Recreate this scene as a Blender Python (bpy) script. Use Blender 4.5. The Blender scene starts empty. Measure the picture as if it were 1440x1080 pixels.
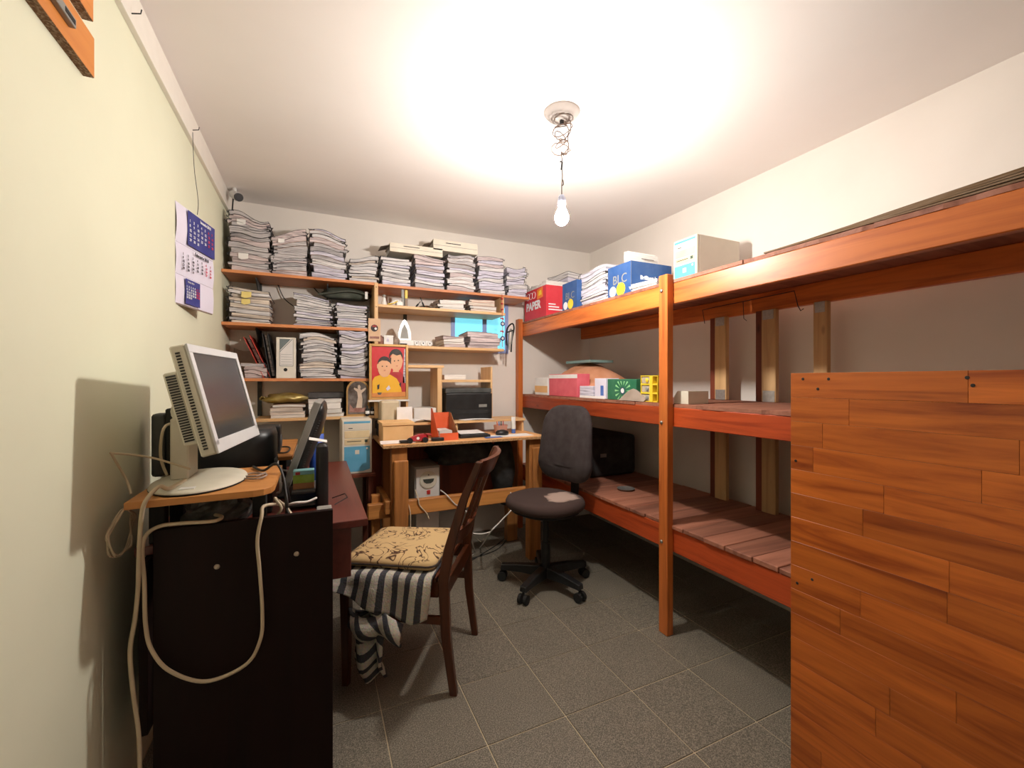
import bpy, bmesh, math, random
from mathutils import Vector, Matrix
random.seed(7)
scene = bpy.context.scene
col = scene.collection
# ------------------------------------------------------------------ camera
CAM_H = 1.20
SY, CY = 0.4163, 0.9092          # sine / cosine of the camera's turn to the right
cam_d = bpy.data.cameras.new('camera'); cam = bpy.data.objects.new('camera', cam_d); col.objects.link(cam)
cam_d.sensor_width = 36; cam_d.lens = 36 * 600 / 1440; cam_d.shift_y = -5 / 1440
cam_d.clip_start = 0.02; cam_d.clip_end = 50
cam.location = (0, 0, CAM_H); cam.rotation_euler = (math.pi / 2, 0, -math.atan2(SY, CY))
scene.camera = cam
# ------------------------------------------------------------------ world + exposure
w = bpy.data.worlds.new('world'); scene.world = w; w.use_nodes = True
w.node_tree.nodes['Background'].inputs[0].default_value = (0.6, 0.7, 0.8, 1)
w.node_tree.nodes['Background'].inputs[1].default_value = 0.05
vs = scene.view_settings
vs.view_transform = 'Standard'; vs.look = 'None'; vs.gamma = 1; vs.use_curve_mapping = False
vs.exposure = 0.15
BULB = 1180.0                     # radiance of the bare bulb, the only lamp of the room
# room
XL, XR, YB, YN, H = -0.50, 2.235, 3.20, -1.0, 2.343

# ------------------------------------------------------------------ helpers
def D(u, v):
    return Vector((600 * SY + (u - 720) * CY, 600 * CY - (u - 720) * SY, 535 - v))
def P(u, v, X=None, Y=None, Z=None):
    d = D(u, v)
    s = X / d.x if X is not None else Y / d.y if Y is not None else (Z - CAM_H) / d.z
    return Vector((d.x * s, d.y * s, CAM_H + d.z * s))
def XA(u, Y): return P(u, 535, Y=Y).x
def YA(u, X): return P(u, 535, X=X).y

def lin(c):
    return tuple((x / 255 / 12.92) if x <= 10 else ((x / 255 + 0.055) / 1.055) ** 2.4 for x in c)
MATS = {}
def nodes(name):
    m = bpy.data.materials.new(name); m.use_nodes = True
    nt = m.node_tree; b = nt.nodes['Principled BSDF']
    MATS[name] = m
    return m, nt, b
def N(nt, t, **kw):
    n = nt.nodes.new(t)
    for k, v in kw.items():
        if k in n.inputs: n.inputs[k].default_value = v
        else: setattr(n, k, v)
    return n
def ramp(nt, stops):
    r = nt.nodes.new('ShaderNodeValToRGB'); e = r.color_ramp.elements
    while len(e) < len(stops): e.new(0.5)
    for x, (p, c) in zip(e, stops):
        x.position = p; x.color = (*c, 1)
    return r
def mix(c, d, t): return tuple(a + (b - a) * t for a, b in zip(c, d))
def coords(nt, scale=(1, 1, 1), rnd=True):
    tc = N(nt, 'ShaderNodeTexCoord'); mp = N(nt, 'ShaderNodeMapping')
    mp.inputs['Scale'].default_value = scale
    nt.links.new(tc.outputs['Object'], mp.inputs['Vector'])
    if rnd:
        oi = N(nt, 'ShaderNodeObjectInfo'); mu = N(nt, 'ShaderNodeMath', operation='MULTIPLY'); mu.inputs[1].default_value = 6.0
        nt.links.new(oi.outputs['Random'], mu.inputs[0]); nt.links.new(mu.outputs[0], mp.inputs['Location'])
    return mp
def plain(name, c, rough=0.6, metal=0.0, var=0.06, nscale=18, bump=0.0, spec=0.5, bscale=None, trans=0.0, emit=0.0):
    m, nt, b = nodes(name); c = lin(c)
    b.inputs['Roughness'].default_value = rough; b.inputs['Metallic'].default_value = metal
    b.inputs['Specular IOR Level'].default_value = spec
    if trans: b.inputs['Transmission Weight'].default_value = trans
    if emit:
        b.inputs['Emission Color'].default_value = (*c, 1); b.inputs['Emission Strength'].default_value = emit
    mp = coords(nt); n = N(nt, 'ShaderNodeTexNoise', Scale=nscale, Detail=4.0)
    nt.links.new(mp.outputs[0], n.inputs['Vector'])
    r = ramp(nt, [(0.3, mix(c, (0, 0, 0), var * 1.5)), (0.7, mix(c, (1, 1, 1), var * 0.6))])
    nt.links.new(n.outputs['Fac'], r.inputs[0]); nt.links.new(r.outputs[0], b.inputs['Base Color'])
    if bump:
        n2 = N(nt, 'ShaderNodeTexNoise', Scale=bscale or nscale * 6, Detail=3.0); nt.links.new(mp.outputs[0], n2.inputs['Vector'])
        bp = N(nt, 'ShaderNodeBump', Strength=bump, Distance=0.004); nt.links.new(n2.outputs['Fac'], bp.inputs['Height'])
        nt.links.new(bp.outputs[0], b.inputs['Normal'])
    return m
def wood(name, dark, light, axis='Y', scale=9, rough=0.45, knots=True, vary=0.25, spec=0.5):
    m, nt, b = nodes(name); dk, lt = lin(dark), lin(light)
    k = 'XYZ'.index(axis); s = [scale, scale, scale]; s[k] = scale * 0.07
    mp = coords(nt, tuple(s))
    n = N(nt, 'ShaderNodeTexNoise', Scale=2.2, Detail=7.0, Roughness=0.6, Distortion=0.9); nt.links.new(mp.outputs[0], n.inputs['Vector'])
    r = ramp(nt, [(0.25, dk), (0.5, mix(dk, lt, 0.65)), (0.72, lt)])
    nt.links.new(n.outputs['Fac'], r.inputs[0])
    out = r.outputs[0]
    if knots:
        s2 = [4, 4, 4]; s2[k] = 1.6
        mp2 = coords(nt, tuple(s2)); vo = N(nt, 'ShaderNodeTexVoronoi', Scale=1.7); nt.links.new(mp2.outputs[0], vo.inputs['Vector'])
        r2 = ramp(nt, [(0.03, (0.18, 0.12, 0.1)), (0.09, (1, 1, 1))]); nt.links.new(vo.outputs['Distance'], r2.inputs[0])
        mx = N(nt, 'ShaderNodeMixRGB', blend_type='MULTIPLY'); mx.inputs[0].default_value = 0.75
        nt.links.new(out, mx.inputs[1]); nt.links.new(r2.outputs[0], mx.inputs[2]); out = mx.outputs[0]
    oi = N(nt, 'ShaderNodeObjectInfo'); mr = N(nt, 'ShaderNodeMapRange'); mr.inputs[3].default_value = 1 - vary; mr.inputs[4].default_value = 1 + vary
    nt.links.new(oi.outputs['Random'], mr.inputs[0])
    hs = N(nt, 'ShaderNodeHueSaturation'); nt.links.new(mr.outputs[0], hs.inputs['Value']); nt.links.new(out, hs.inputs['Color'])
    nt.links.new(hs.outputs[0], b.inputs['Base Color'])
    b.inputs['Roughness'].default_value = rough; b.inputs['Specular IOR Level'].default_value = spec
    bp = N(nt, 'ShaderNodeBump', Strength=0.15, Distance=0.003); nt.links.new(n.outputs['Fac'], bp.inputs['Height']); nt.links.new(bp.outputs[0], b.inputs['Normal'])
    return m
def chip(name, c):
    m, nt, b = nodes(name); c = lin(c); mp = coords(nt); v = N(nt, 'ShaderNodeTexVoronoi', Scale=260.0); nt.links.new(mp.outputs[0], v.inputs['Vector'])
    r = ramp(nt, [(0.0, mix(c, (0, 0, 0), 0.6)), (0.5, c), (1.0, mix(c, (1, .9, .7), 0.25))]); nt.links.new(v.outputs['Color'], r.inputs[0]); nt.links.new(r.outputs[0], b.inputs['Base Color'])
    b.inputs['Roughness'].default_value = 0.85; return m
def paper(name, c, line, freq=190):
    m, nt, b = nodes(name); c = lin(c); line = lin(line)
    mp = coords(nt, (5, 5, freq)); n = N(nt, 'ShaderNodeTexNoise', Scale=1.0, Detail=3.0, Roughness=0.7); nt.links.new(mp.outputs[0], n.inputs['Vector'])
    r = ramp(nt, [(0.34, line), (0.47, mix(line, c, 0.6)), (0.58, c)]); nt.links.new(n.outputs['Fac'], r.inputs[0])
    oi = N(nt, 'ShaderNodeObjectInfo'); mr = N(nt, 'ShaderNodeMapRange'); mr.inputs[3].default_value = 0.82; mr.inputs[4].default_value = 1.08
    nt.links.new(oi.outputs['Random'], mr.inputs[0]); hs = N(nt, 'ShaderNodeHueSaturation'); nt.links.new(mr.outputs[0], hs.inputs['Value'])
    nt.links.new(r.outputs[0], hs.inputs['Color']); nt.links.new(hs.outputs[0], b.inputs['Base Color']); b.inputs['Roughness'].default_value = 0.85
    bp = N(nt, 'ShaderNodeBump', Strength=0.5, Distance=0.002); nt.links.new(n.outputs['Fac'], bp.inputs['Height']); nt.links.new(bp.outputs[0], b.inputs['Normal'])
    return m

class MB:
    def __init__(s): s.v = []; s.f = []
    def add(s, vs, fs):
        o = len(s.v); s.v += [tuple(x) for x in vs]; s.f += [tuple(i + o for i in f) for f in fs]; return s
    def box(s, x0, y0, z0, x1, y1, z1):
        x0, x1 = sorted((x0, x1)); y0, y1 = sorted((y0, y1)); z0, z1 = sorted((z0, z1))
        return s.add([(x, y, z) for x in (x0, x1) for y in (y0, y1) for z in (z0, z1)],
                     [(0, 1, 3, 2), (4, 6, 7, 5), (0, 4, 5, 1), (2, 3, 7, 6), (0, 2, 6, 4), (1, 5, 7, 3)])
    def obox(s, c, a, b, d):     # centre and three half-axis vectors
        c, a, b, d = map(Vector, (c, a, b, d))
        if a.cross(b).dot(d) < 0: a = -a
        return s.add([c + a * i + b * j + d * k for i in (-1, 1) for j in (-1, 1) for k in (-1, 1)],
                     [(0, 1, 3, 2), (4, 6, 7, 5), (0, 4, 5, 1), (2, 3, 7, 6), (0, 2, 6, 4), (1, 5, 7, 3)])
    def loft(s, rings, caps=True, close=False):
        n = len(rings[0]); o = len(s.v)
        for r in rings: s.v += [tuple(p) for p in r]
        for i in range(len(rings) - (0 if close else 1)):
            j = (i + 1) % len(rings)
            for k in range(n):
                l = (k + 1) % n; s.f.append((o + i * n + k, o + i * n + l, o + j * n + l, o + j * n + k))
        if caps and not close:
            s.f.append(tuple(o + k for k in range(n))[::-1]); s.f.append(tuple(o + (len(rings) - 1) * n + k for k in range(n)))
        return s
    def tube(s, pts, r, n=8, smooth_steps=0, close=False):
        pts = [Vector(p) for p in pts]
        if smooth_steps: pts = spline(pts, smooth_steps, close)
        rr = r if isinstance(r, (list, tuple)) else [r] * len(pts)
        if len(rr) != len(pts): rr = [r[0] + (r[-1] - r[0]) * i / (len(pts) - 1) for i in range(len(pts))]
        rings = []; prev = None
        for i, p in enumerate(pts):
            a = pts[i - 1] if (i > 0 or close) else p; b = pts[(i + 1) % len(pts)] if (i < len(pts) - 1 or close) else p
            t = (b - a).normalized() if (b - a).length > 1e-9 else Vector((0, 0, 1))
            if prev is None: q = t.orthogonal().normalized()
            else:
                q = prev - t * prev.dot(t); q = q.normalized() if q.length > 1e-6 else t.orthogonal().normalized()
            prev = q; e = t.cross(q)
            rings.append([p + (q * math.cos(2 * math.pi * k / n) + e * math.sin(2 * math.pi * k / n)) * rr[i] for k in range(n)])
        return s.loft(rings, close=close)
    def lathe(s, prof, c=(0, 0, 0), n=24, sx=1, sy=1):
        c = Vector(c)
        return s.loft([[c + Vector((r * sx * math.cos(2 * math.pi * k / n), r * sy * math.sin(2 * math.pi * k / n), z)) for k in range(n)] for r, z in prof])
    def prism(s, poly, fn, a, b):    # poly of (p,q); fn(p,q,h) -> point
        return s.loft([[fn(p, q, a) for p, q in poly], [fn(p, q, b) for p, q in poly]])
    def sheet(s, fn, nu, nv, th=None):   # fn(i/nu, j/nv) -> Vector ; th: thickness vector
        o = len(s.v); W = nv + 1
        pts = [Vector(fn(i / nu, j / nv)) for i in range(nu + 1) for j in range(nv + 1)]
        s.v += [tuple(p) for p in pts]
        fs = [(o + i * W + j, o + (i + 1) * W + j, o + (i + 1) * W + j + 1, o + i * W + j + 1) for i in range(nu) for j in range(nv)]
        s.f += fs
        if th is not None:
            th = Vector(th); o2 = len(s.v); s.v += [tuple(p - th) for p in pts]
            s.f += [tuple(x - o + o2 for x in f)[::-1] for f in fs]
            rim = [i * W for i in range(nu + 1)] + [nu * W + j for j in range(1, nv + 1)] + [i * W + nv for i in range(nu - 1, -1, -1)] + [j for j in range(nv - 1, 0, -1)]
            for a, b in zip(rim, rim[1:] + rim[:1]): s.f.append((o + b, o + a, o2 + a, o2 + b))
        return s
    def build(s, name, mat, parent=None, bevel=0, smooth=False, local=False, seg=1):
        me = bpy.data.meshes.new(name)
        off = Vector((0, 0, 0))
        if parent is not None and not local: off = Vector(parent.get('_base', (0, 0, 0)))
        elif parent is None and not local:
            n = len(s.v); off = Vector((sum(p[0] for p in s.v) / n, sum(p[1] for p in s.v) / n, min(p[2] for p in s.v)))
        me.from_pydata([tuple(Vector(p) - off) for p in s.v], [], s.f)
        bm = bmesh.new(); bm.from_mesh(me)
        bmesh.ops.recalc_face_normals(bm, faces=bm.faces)
        if bevel: bmesh.ops.bevel(bm, geom=list(bm.edges), offset=bevel, segments=seg, affect='EDGES', profile=0.5, clamp_overlap=True)
        bm.to_mesh(me); bm.free()
        if smooth: me.shade_smooth()
        me.materials.append(MATS[mat] if isinstance(mat, str) else mat)
        o = bpy.data.objects.new(name, me); col.objects.link(o)
        if parent is not None: o.parent = parent
        elif not local: o.location = off
        if not parent or True: o['_base'] = tuple(off)
        return o
def spline(pts, k, close=False):
    out = []; n = len(pts)
    for i in range(n if close else n - 1):
        g = (lambda j: pts[j % n]) if close else (lambda j: pts[max(0, min(n - 1, j))])
        a, b, c, d = g(i - 1), g(i), g(i + 1), g(i + 2)
        for j in range(k):
            t = j / k; out.append(0.5 * (2 * b + (c - a) * t + (2 * a - 5 * b + 4 * c - d) * t * t + (3 * b - a - 3 * c + d) * t ** 3))
    if not close: out.append(pts[-1])
    return out
def thing(name, label, cat, loc=(0, 0, 0), rotz=0, group=None):
    o = bpy.data.objects.new(name, None); col.objects.link(o); o.empty_display_size = 0.05
    o.location = loc; o.rotation_euler = (0, 0, rotz); o['_base'] = tuple(loc)
    return tag(o, label, cat, group)
def tag(o, label, cat, group=None):
    o['label'] = label; o['category'] = cat
    if group: o['group'] = group
    return o
def struct(o): o['kind'] = 'structure'; return o
def B(name, a, b, mat, parent=None, bevel=0.002, **kw):
    return MB().box(*a, *b).build(name, mat, parent, bevel, **kw)
def rbox(w, h, r, n=4):       # rounded rectangle outline, centred
    out = []
    for cx, cy, a0 in ((w / 2 - r, h / 2 - r, 0), (-w / 2 + r, h / 2 - r, 90), (-w / 2 + r, -h / 2 + r, 180), (w / 2 - r, -h / 2 + r, 270)):
        for i in range(n + 1):
            a = math.radians(a0 + 90 * i / n); out.append((cx + r * math.cos(a), cy + r * math.sin(a)))
    return out
def lettering(text, size, mat, parent, origin, right, up, name='lettering', extrude=0.0004, align='LEFT', spacing=1.0, bold=0.0):
    cu = bpy.data.curves.new(name, 'FONT'); cu.body = text; cu.size = size; cu.extrude = extrude; cu.align_x = align; cu.space_line = spacing; cu.offset = bold
    cu.resolution_u = 3
    t = bpy.data.objects.new(name, cu); col.objects.link(t)
    me = bpy.data.meshes.new_from_object(t.evaluated_get(bpy.context.evaluated_depsgraph_get()))
    bpy.data.objects.remove(t); bpy.data.curves.remove(cu)
    right = Vector(right).normalized(); up = Vector(up).normalized(); nrm = right.cross(up)
    off = Vector(parent.get('_base', (0, 0, 0))) if parent is not None else Vector()
    M4 = Matrix((right, up, nrm)).transposed()
    for vtx in me.vertices: vtx.co = M4 @ vtx.co + Vector(origin) - off
    me.materials.clear(); me.materials.append(MATS[mat]); me.name = name
    o = bpy.data.objects.new(name, me); col.objects.link(o); o.parent = parent
    return o

# ------------------------------------------------------------------ materials
plain('wall_left_paint', (228, 228, 202), 0.75, var=0.03, nscale=3, bump=0.05, bscale=60)
plain('wall_paint', (238, 230, 222), 0.8, var=0.04, nscale=3, bump=0.06, bscale=60)
plain('near_wall_paint', (206, 198, 188), 0.8, var=0.04, nscale=3)
plain('ceiling_paint', (244, 237, 233), 0.85, var=0.03, nscale=2)
plain('duct_white', (238, 232, 222), 0.5, var=0.03)
plain('grout', (196, 180, 150), 0.9)
def tile_mat():
    m, nt, b = nodes('floor_tile'); mp = coords(nt)
    n = N(nt, 'ShaderNodeTexNoise', Scale=260.0, Detail=2.0); nt.links.new(mp.outputs[0], n.inputs['Vector'])
    r = ramp(nt, [(0.33, lin((84, 80, 70))), (0.5, lin((118, 111, 98))), (0.68, lin((158, 149, 133)))]); nt.links.new(n.outputs['Fac'], r.inputs[0])
    n2 = N(nt, 'ShaderNodeTexNoise', Scale=5.0, Detail=3.0); nt.links.new(mp.outputs[0], n2.inputs['Vector'])
    r2 = ramp(nt, [(0.3, (0.9, 0.9, 0.9)), (0.7, (1, 1, 1))]); nt.links.new(n2.outputs['Fac'], r2.inputs[0])
    mx = N(nt, 'ShaderNodeMixRGB', blend_type='MULTIPLY'); mx.inputs[0].default_value = 1; nt.links.new(r.outputs[0], mx.inputs[1]); nt.links.new(r2.outputs[0], mx.inputs[2])
    nt.links.new(mx.outputs[0], b.inputs['Base Color']); b.inputs['Roughness'].default_value = 0.55
tile_mat()
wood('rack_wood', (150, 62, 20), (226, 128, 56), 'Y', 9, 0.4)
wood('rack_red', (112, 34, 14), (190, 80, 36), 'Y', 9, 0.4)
wood('post_wood', (150, 70, 26), (216, 122, 56), 'Z', 9, 0.4, knots=False, vary=0.1)
wood('deck_wood', (112, 64, 48), (170, 112, 88), 'X', 9, 0.7, knots=False)
wood('pale_post', (176, 136, 92), (214, 176, 126), 'Z', 9, 0.6)
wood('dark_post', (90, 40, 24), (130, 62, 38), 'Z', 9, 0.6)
wood('shelf_wood', (186, 110, 66), (216, 144, 92), 'X', 10, 0.5, knots=False, vary=0.06)
wood('shelf_pale', (206, 158, 106), (232, 192, 140), 'X', 10, 0.5, knots=False, vary=0.06)
wood('upright_wood', (206, 158, 106), (232, 192, 140), 'Z', 10, 0.5, knots=False, vary=0.06)
wood('bench_wood', (150, 92, 44), (206, 142, 74), 'X', 9, 0.55)
wood('bench_leg', (124, 76, 38), (190, 126, 64), 'Z', 9, 0.55)
wood('bench_top', (206, 146, 90), (236, 184, 126), 'X', 8, 0.5, knots=False, vary=0.05)
wood('desk_panel', (16, 4, 3), (27, 8, 6), 'Z', 9, 0.55, knots=False, vary=0.05, spec=0.2)
wood('desk_top', (86, 34, 28), (116, 54, 44), 'Y', 9, 0.32, knots=False, vary=0.05)
wood('hutch_board', (168, 104, 48), (202, 140, 76), 'X', 9, 0.5, knots=False, vary=0.05)
wood('chair_wood', (48, 22, 10), (98, 50, 25), 'Z', 12, 0.3, knots=False, vary=0.1)
wood('laminate', (132, 54, 14), (212, 116, 44), 'Y', 14, 0.36, knots=False, vary=0.12)
wood('rack_orange', (190, 104, 34), (220, 142, 62), 'Y', 8, 0.5, knots=False, vary=0.05)
chip('chipboard', (176, 130, 80)); chip('chip_dark', (120, 84, 54))
plain('steel', (170, 168, 164), 0.35, 0.9, 0.05)
plain('zinc', (190, 188, 184), 0.45, 0.8, 0.1, 80)
plain('black_metal', (28, 28, 28), 0.5, 0.5)
plain('black_plastic', (20, 21, 22), 0.4, var=0.02)
plain('matt_black', (14, 15, 14), 0.75, var=0.02)
plain('dark_grey', (58, 60, 58), 0.6)
plain('grey_plastic', (140, 138, 132), 0.5)
plain('white_plastic', (226, 224, 220), 0.45, var=0.03)
plain('beige_plastic', (214, 208, 190), 0.5, var=0.05)
plain('silver_bezel', (214, 214, 214), 0.4, var=0.03)
plain('screen', (52, 55, 58), 0.22, var=0.05, nscale=3)
plain('cable_cream', (206, 188, 158), 0.55, var=0.05)
plain('cable_white', (224, 220, 214), 0.5)
plain('cable_black', (16, 16, 16), 0.5)
plain('vent_dark', (40, 38, 34), 0.8)
plain('screw_cap', (176, 160, 140), 0.4)
# ------------------------------------------------------------------ room shell
T = 0.12
struct(B('wall_left', (XL - T, YN - T, 0), (XL, YB + T, H), 'wall_left_paint', bevel=0))
struct(B('wall_right', (XR, YN - T, 0), (XR + T, YB + T, H), 'wall_paint', bevel=0))
struct(B('wall_near', (XL, YN - T, 0), (XR, YN, H), 'near_wall_paint', bevel=0))
struct(B('ceiling', (XL - T, YN - T, H), (XR + T, YB + T, H + T), 'ceiling_paint', bevel=0))
WB = struct(B('wall_back', (XL, YB, 0), (XR, YB + T, H), 'wall_paint', bevel=0))
fl = struct(B('floor', (XL - T, YN - T, -T), (XR + T, YB + T, -0.003), 'grout', bevel=0))
tile_mesh = None
TS = 0.2985
x = 0.512 - 4 * TS
while x < XR:
    y = 1.309 - 8 * 0.302
    while y < YB:
        x0, x1, y0, y1 = max(x, XL), min(x + TS, XR), max(y, YN), min(y + 0.302, YB)
        if x1 - x0 > 0.01 and y1 - y0 > 0.01:
            full = (x1 - x0 > TS - 1e-4 and y1 - y0 > 0.3019)
            if full and tile_mesh:
                o = bpy.data.objects.new('tile', tile_mesh); col.objects.link(o); o.parent = fl
                o.location = (x0 - fl.location.x, y0 - fl.location.y, random.uniform(-0.0006, 0.0004) - fl.location.z)
            else:
                m = MB().box(0.002, 0.002, -0.01, x1 - x0 - 0.002, y1 - y0 - 0.002, 0)
                o = m.build('tile', 'floor_tile', fl, 0.0012, local=True); o.location = (x0 - fl.location.x, y0 - fl.location.y, -fl.location.z)
                if full: tile_mesh = o.data
        y += 0.302
    x += TS
# boxed cable trunking along the left wall under the ceiling
tr = struct(B('trim_1', (XL, YN, 2.232), (XL + 0.016, YB, H), 'duct_white', bevel=0.001))
for u, v in ((185, 19), (271, 183)):
    p = P(u, v, X=XL + 0.016)
    MB().tube([p, p + Vector((0.022, -0.004, 0.004)), p + Vector((0.024, -0.004, 0.016))], 0.0018, 6).build('hook_nail', 'black_metal', tr)
# small window high on the back wall, seen between the shelves
plain('pane_blue', (120, 214, 236), 0.15, var=0.03, nscale=3, emit=0.9)
plain('win_frame', (150, 170, 226), 0.5)
xw0, xw1, yw = XA(634, YB), XA(714, YB), YB
zw0, zw1 = 1.42, 1.82
wi = struct(MB().box(xw0, yw - 0.012, zw0, xw0 + 0.03, yw, zw1).box(xw1 - 0.03, yw - 0.012, zw0, xw1, yw, zw1).box(xw0 + .03, yw - 0.012, zw1 - 0.03, xw1 - .03, yw, zw1).box(xw0 + .03, yw - 0.012, zw0, xw1 - .03, yw, zw0 + 0.03).build('window_1', 'win_frame'))
xm = XA(681, YB)
B('mullion', (xm - 0.018, yw - 0.010, zw0 + .03), (xm + 0.018, yw, zw1 - .03), 'win_frame', wi)
B('pane', (xw0 + 0.03, yw - 0.005, zw0 + .03), (xm - 0.018, yw - 0.001, zw1 - .03), 'pane_blue', wi, 0)
B('pane', (xm + 0.018, yw - 0.005, zw0 + .03), (xw1 - 0.03, yw - 0.001, zw1 - .03), 'pane_blue', wi, 0)

# ------------------------------------------------------------------ bare bulb lamp
lm = P(790, 158, Z=H); LX, LY = lm.x, lm.y; LZ = 1.906
lamp = thing('pendant_lamp', 'bare glowing bulb hanging on tangled wire from the ceiling', 'lamp', (LX, LY, LZ))
m, nt, b = nodes('bulb_glow'); nt.nodes.remove(b); e = N(nt, 'ShaderNodeEmission', Strength=BULB); e.inputs[0].default_value = (1.0, 0.945, 0.875, 1)
nt.links.new(e.outputs[0], nt.nodes['Material Output'].inputs[0])
plain('rose_plaster', (170, 160, 154), 0.8); plain('wire_brown', (92, 68, 54), 0.5); plain('socket_flare_tint', (196, 204, 232), 0.4)  # the socket's blue tinge is lens flare put into its colour
MB().lathe([(0.078, H), (0.075, H - 0.006), (0.062, H - 0.02), (0.035, H - 0.03), (0.010, H - 0.034), (0.001, H - 0.034)], (LX, LY, 0), 32).build('ceiling_rose', 'rose_plaster', lamp, smooth=True)
B('hook', (LX - .008, LY - .006, H - .05), (LX + .008, LY + .006, H - .03), 'black_metal', lamp)
pts = [Vector((LX, LY, H - 0.045))]
for i in range(70):
    t = i / 69; a = t * 2 * math.pi * 6.5
    r = 0.028 + 0.013 * math.sin(t * 9) if t < 0.9 else 0.008
    pts.append(Vector((LX + r * math.cos(a) + 0.006 * math.sin(t * 14), LY + r * math.sin(a), H - 0.05 - 0.13 * t + 0.012 * math.sin(a * 1.3))))
pts += [Vector((LX + .001, LY, H - 0.20)), Vector((LX, LY, H - 0.235))]
MB().tube(pts, 0.0024, 6).build('coiled_wire', 'wire_brown', lamp, smooth=True)
MB().tube([(LX + .01, LY, H - 0.03), (LX + .03, LY - .01, H - 0.02), (LX + 0.045, LY, H - 0.06), (LX + .03, LY, H - 0.10), (LX + 0.035, LY, H - 0.14), (LX + .022, LY, H - .175), (LX + .005, LY, H - 0.17)], 0.0022, 6, 6).build('wire_loop', 'wire_brown', lamp, smooth=True)
MB().tube([(LX - 0.008, LY, H - 0.212), (LX + .002, LY, H - .212), (LX - .002, LY, H - .245)], 0.004, 6).build('tape_knot', 'matt_black', lamp)
zt = LZ + 0.085
MB().tube([(LX, LY, H - 0.23), (LX + .003, LY, H - 0.27), (LX, LY, (H - 0.27) * .5 + zt * .5), (LX, LY, zt)], 0.002, 6, 4).tube([(LX, LY, H - 0.285), (LX + .006, LY, H - .29), (LX + .008, LY, H - .306), (LX, LY, H - 0.312)], 0.0022, 6, 3).build('drop_wire', 'wire_brown', lamp)
MB().lathe([(0.002, zt), (0.010, zt - .002), (0.0165, zt - 0.014), (0.0175, zt - 0.03), (0.0175, zt - 0.046)], (LX, LY, 0), 20).build('socket', 'socket_flare_tint', lamp, smooth=True)
MB().lathe([(0.013, zt - 0.044), (0.015, zt - 0.056), (0.024, zt - 0.075), (0.0295, zt - 0.092), (0.0295, zt - 0.103), (0.024, zt - 0.118), (0.014, zt - 0.127), (0.002, zt - 0.130)], (LX, LY, 0), 24).build('bulb', 'bulb_glow', lamp, smooth=True)

# ------------------------------------------------------------------ wooden rack along the right wall
RX0, RXP = 1.53, 1.49            # beam face, post face
RY0, RY1 = -0.55, 3.18; RB = 2.16
rk = thing('storage_rack', 'reddish orange wooden three tier rack along the right wall', 'rack', (1.8, 1.5, 0))
Z1a, Z1b, Z2a, Z2b, Z3a, Z3b = 1.562, 1.66, 0.982, 1.0725, 0.39, 0.50
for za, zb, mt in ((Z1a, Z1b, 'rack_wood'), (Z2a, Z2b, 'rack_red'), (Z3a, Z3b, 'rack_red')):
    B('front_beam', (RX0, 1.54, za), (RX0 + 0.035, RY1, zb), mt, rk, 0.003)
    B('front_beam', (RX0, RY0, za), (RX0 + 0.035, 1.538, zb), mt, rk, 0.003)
    B('back_beam', (RB - 0.035, RY0, za), (RB, RY1, zb), mt, rk, 0.003)
for y0, y1 in ((1.512, 1.567), (3.125, RY1)):
    B('post', (RXP, y0, 0), (RX0 - 0.0005, y1, 1.70), 'post_wood', rk, 0.003)
B('post', (RXP, RY0, 0), (RX0 - 0.0005, RY0 + .055, 1.70), 'post_wood', rk, 0.003)
for z in (1.625, 1.0, 0.435):
    MB().lathe([(0.001, 0.007), (0.006, 0.006), (0.0085, 0.003), (0.0085, 0)], n=14).build('bolt', 'steel', rk, local=True, smooth=True)
    o = col.objects[-1]; o.rotation_euler = (0, -math.pi / 2, 0); o.location = Vector((RXP, 1.547, z)) - rk.location
# decks
y = RY1; i = 0
while y > RY0:
    wdt = random.uniform(0.10, 0.14); y0 = max(RY0, y - wdt)
    B('deck_plank', (RX0 - 0.004 + random.uniform(-.006, .004), y0 + 0.002, Z3b + .0005), (RB, y - 0.001, Z3b + 0.02 + random.uniform(-.002, .001)), 'deck_wood', rk, 0.0025); y = y0
for zz in (Z1b, Z2b):
    y = RY1
    while y > RY0:
        wdt = random.uniform(0.28, 0.5); y0 = max(RY0, y - wdt)
        xe = RX0 + random.uniform(-.003, .004)
        nseg = 14
        def fn(i, j, xe=xe, y0=y0, y=y, zz=zz):
            xx = xe + (RB - xe) * i + (random.uniform(-.004, .003) if i == 0 else 0); return (xx, y0 + .001 + (y - y0 - .002) * j, zz + 0.0155)
        MB().sheet(fn, 1, nseg, (0, 0, 0.015)).build('deck_board', 'deck_wood', rk); y = y0
# back posts against the right wall
for ua, ub, dark in ((1009, 1025, 'left'), (1075, 1095, 'left'), (1148, 1168, 'none')):
    ya, yb = YA(ub, 2.12), YA(ua, 2.12)
    for za, zb in ((Z3b + .021, Z2a), (Z2b + .017, Z1a)):
        B('back_post', (2.095 if za else 2.06, ya, za), (XR - 0.046 if False else 2.124, yb, zb), 'pale_post', rk, 0.003)
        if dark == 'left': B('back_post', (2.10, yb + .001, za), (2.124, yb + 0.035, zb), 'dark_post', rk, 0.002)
    B('metal_plate', (2.093, ya + .004, Z2b + .018), (2.0948, yb - .008, Z2b + 0.075), 'zinc', rk, 0)
    B('metal_plate', (2.093, ya + .010, Z1a - .05), (2.0948, yb - .008, Z1a - .002), 'zinc', rk, 0)
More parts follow.
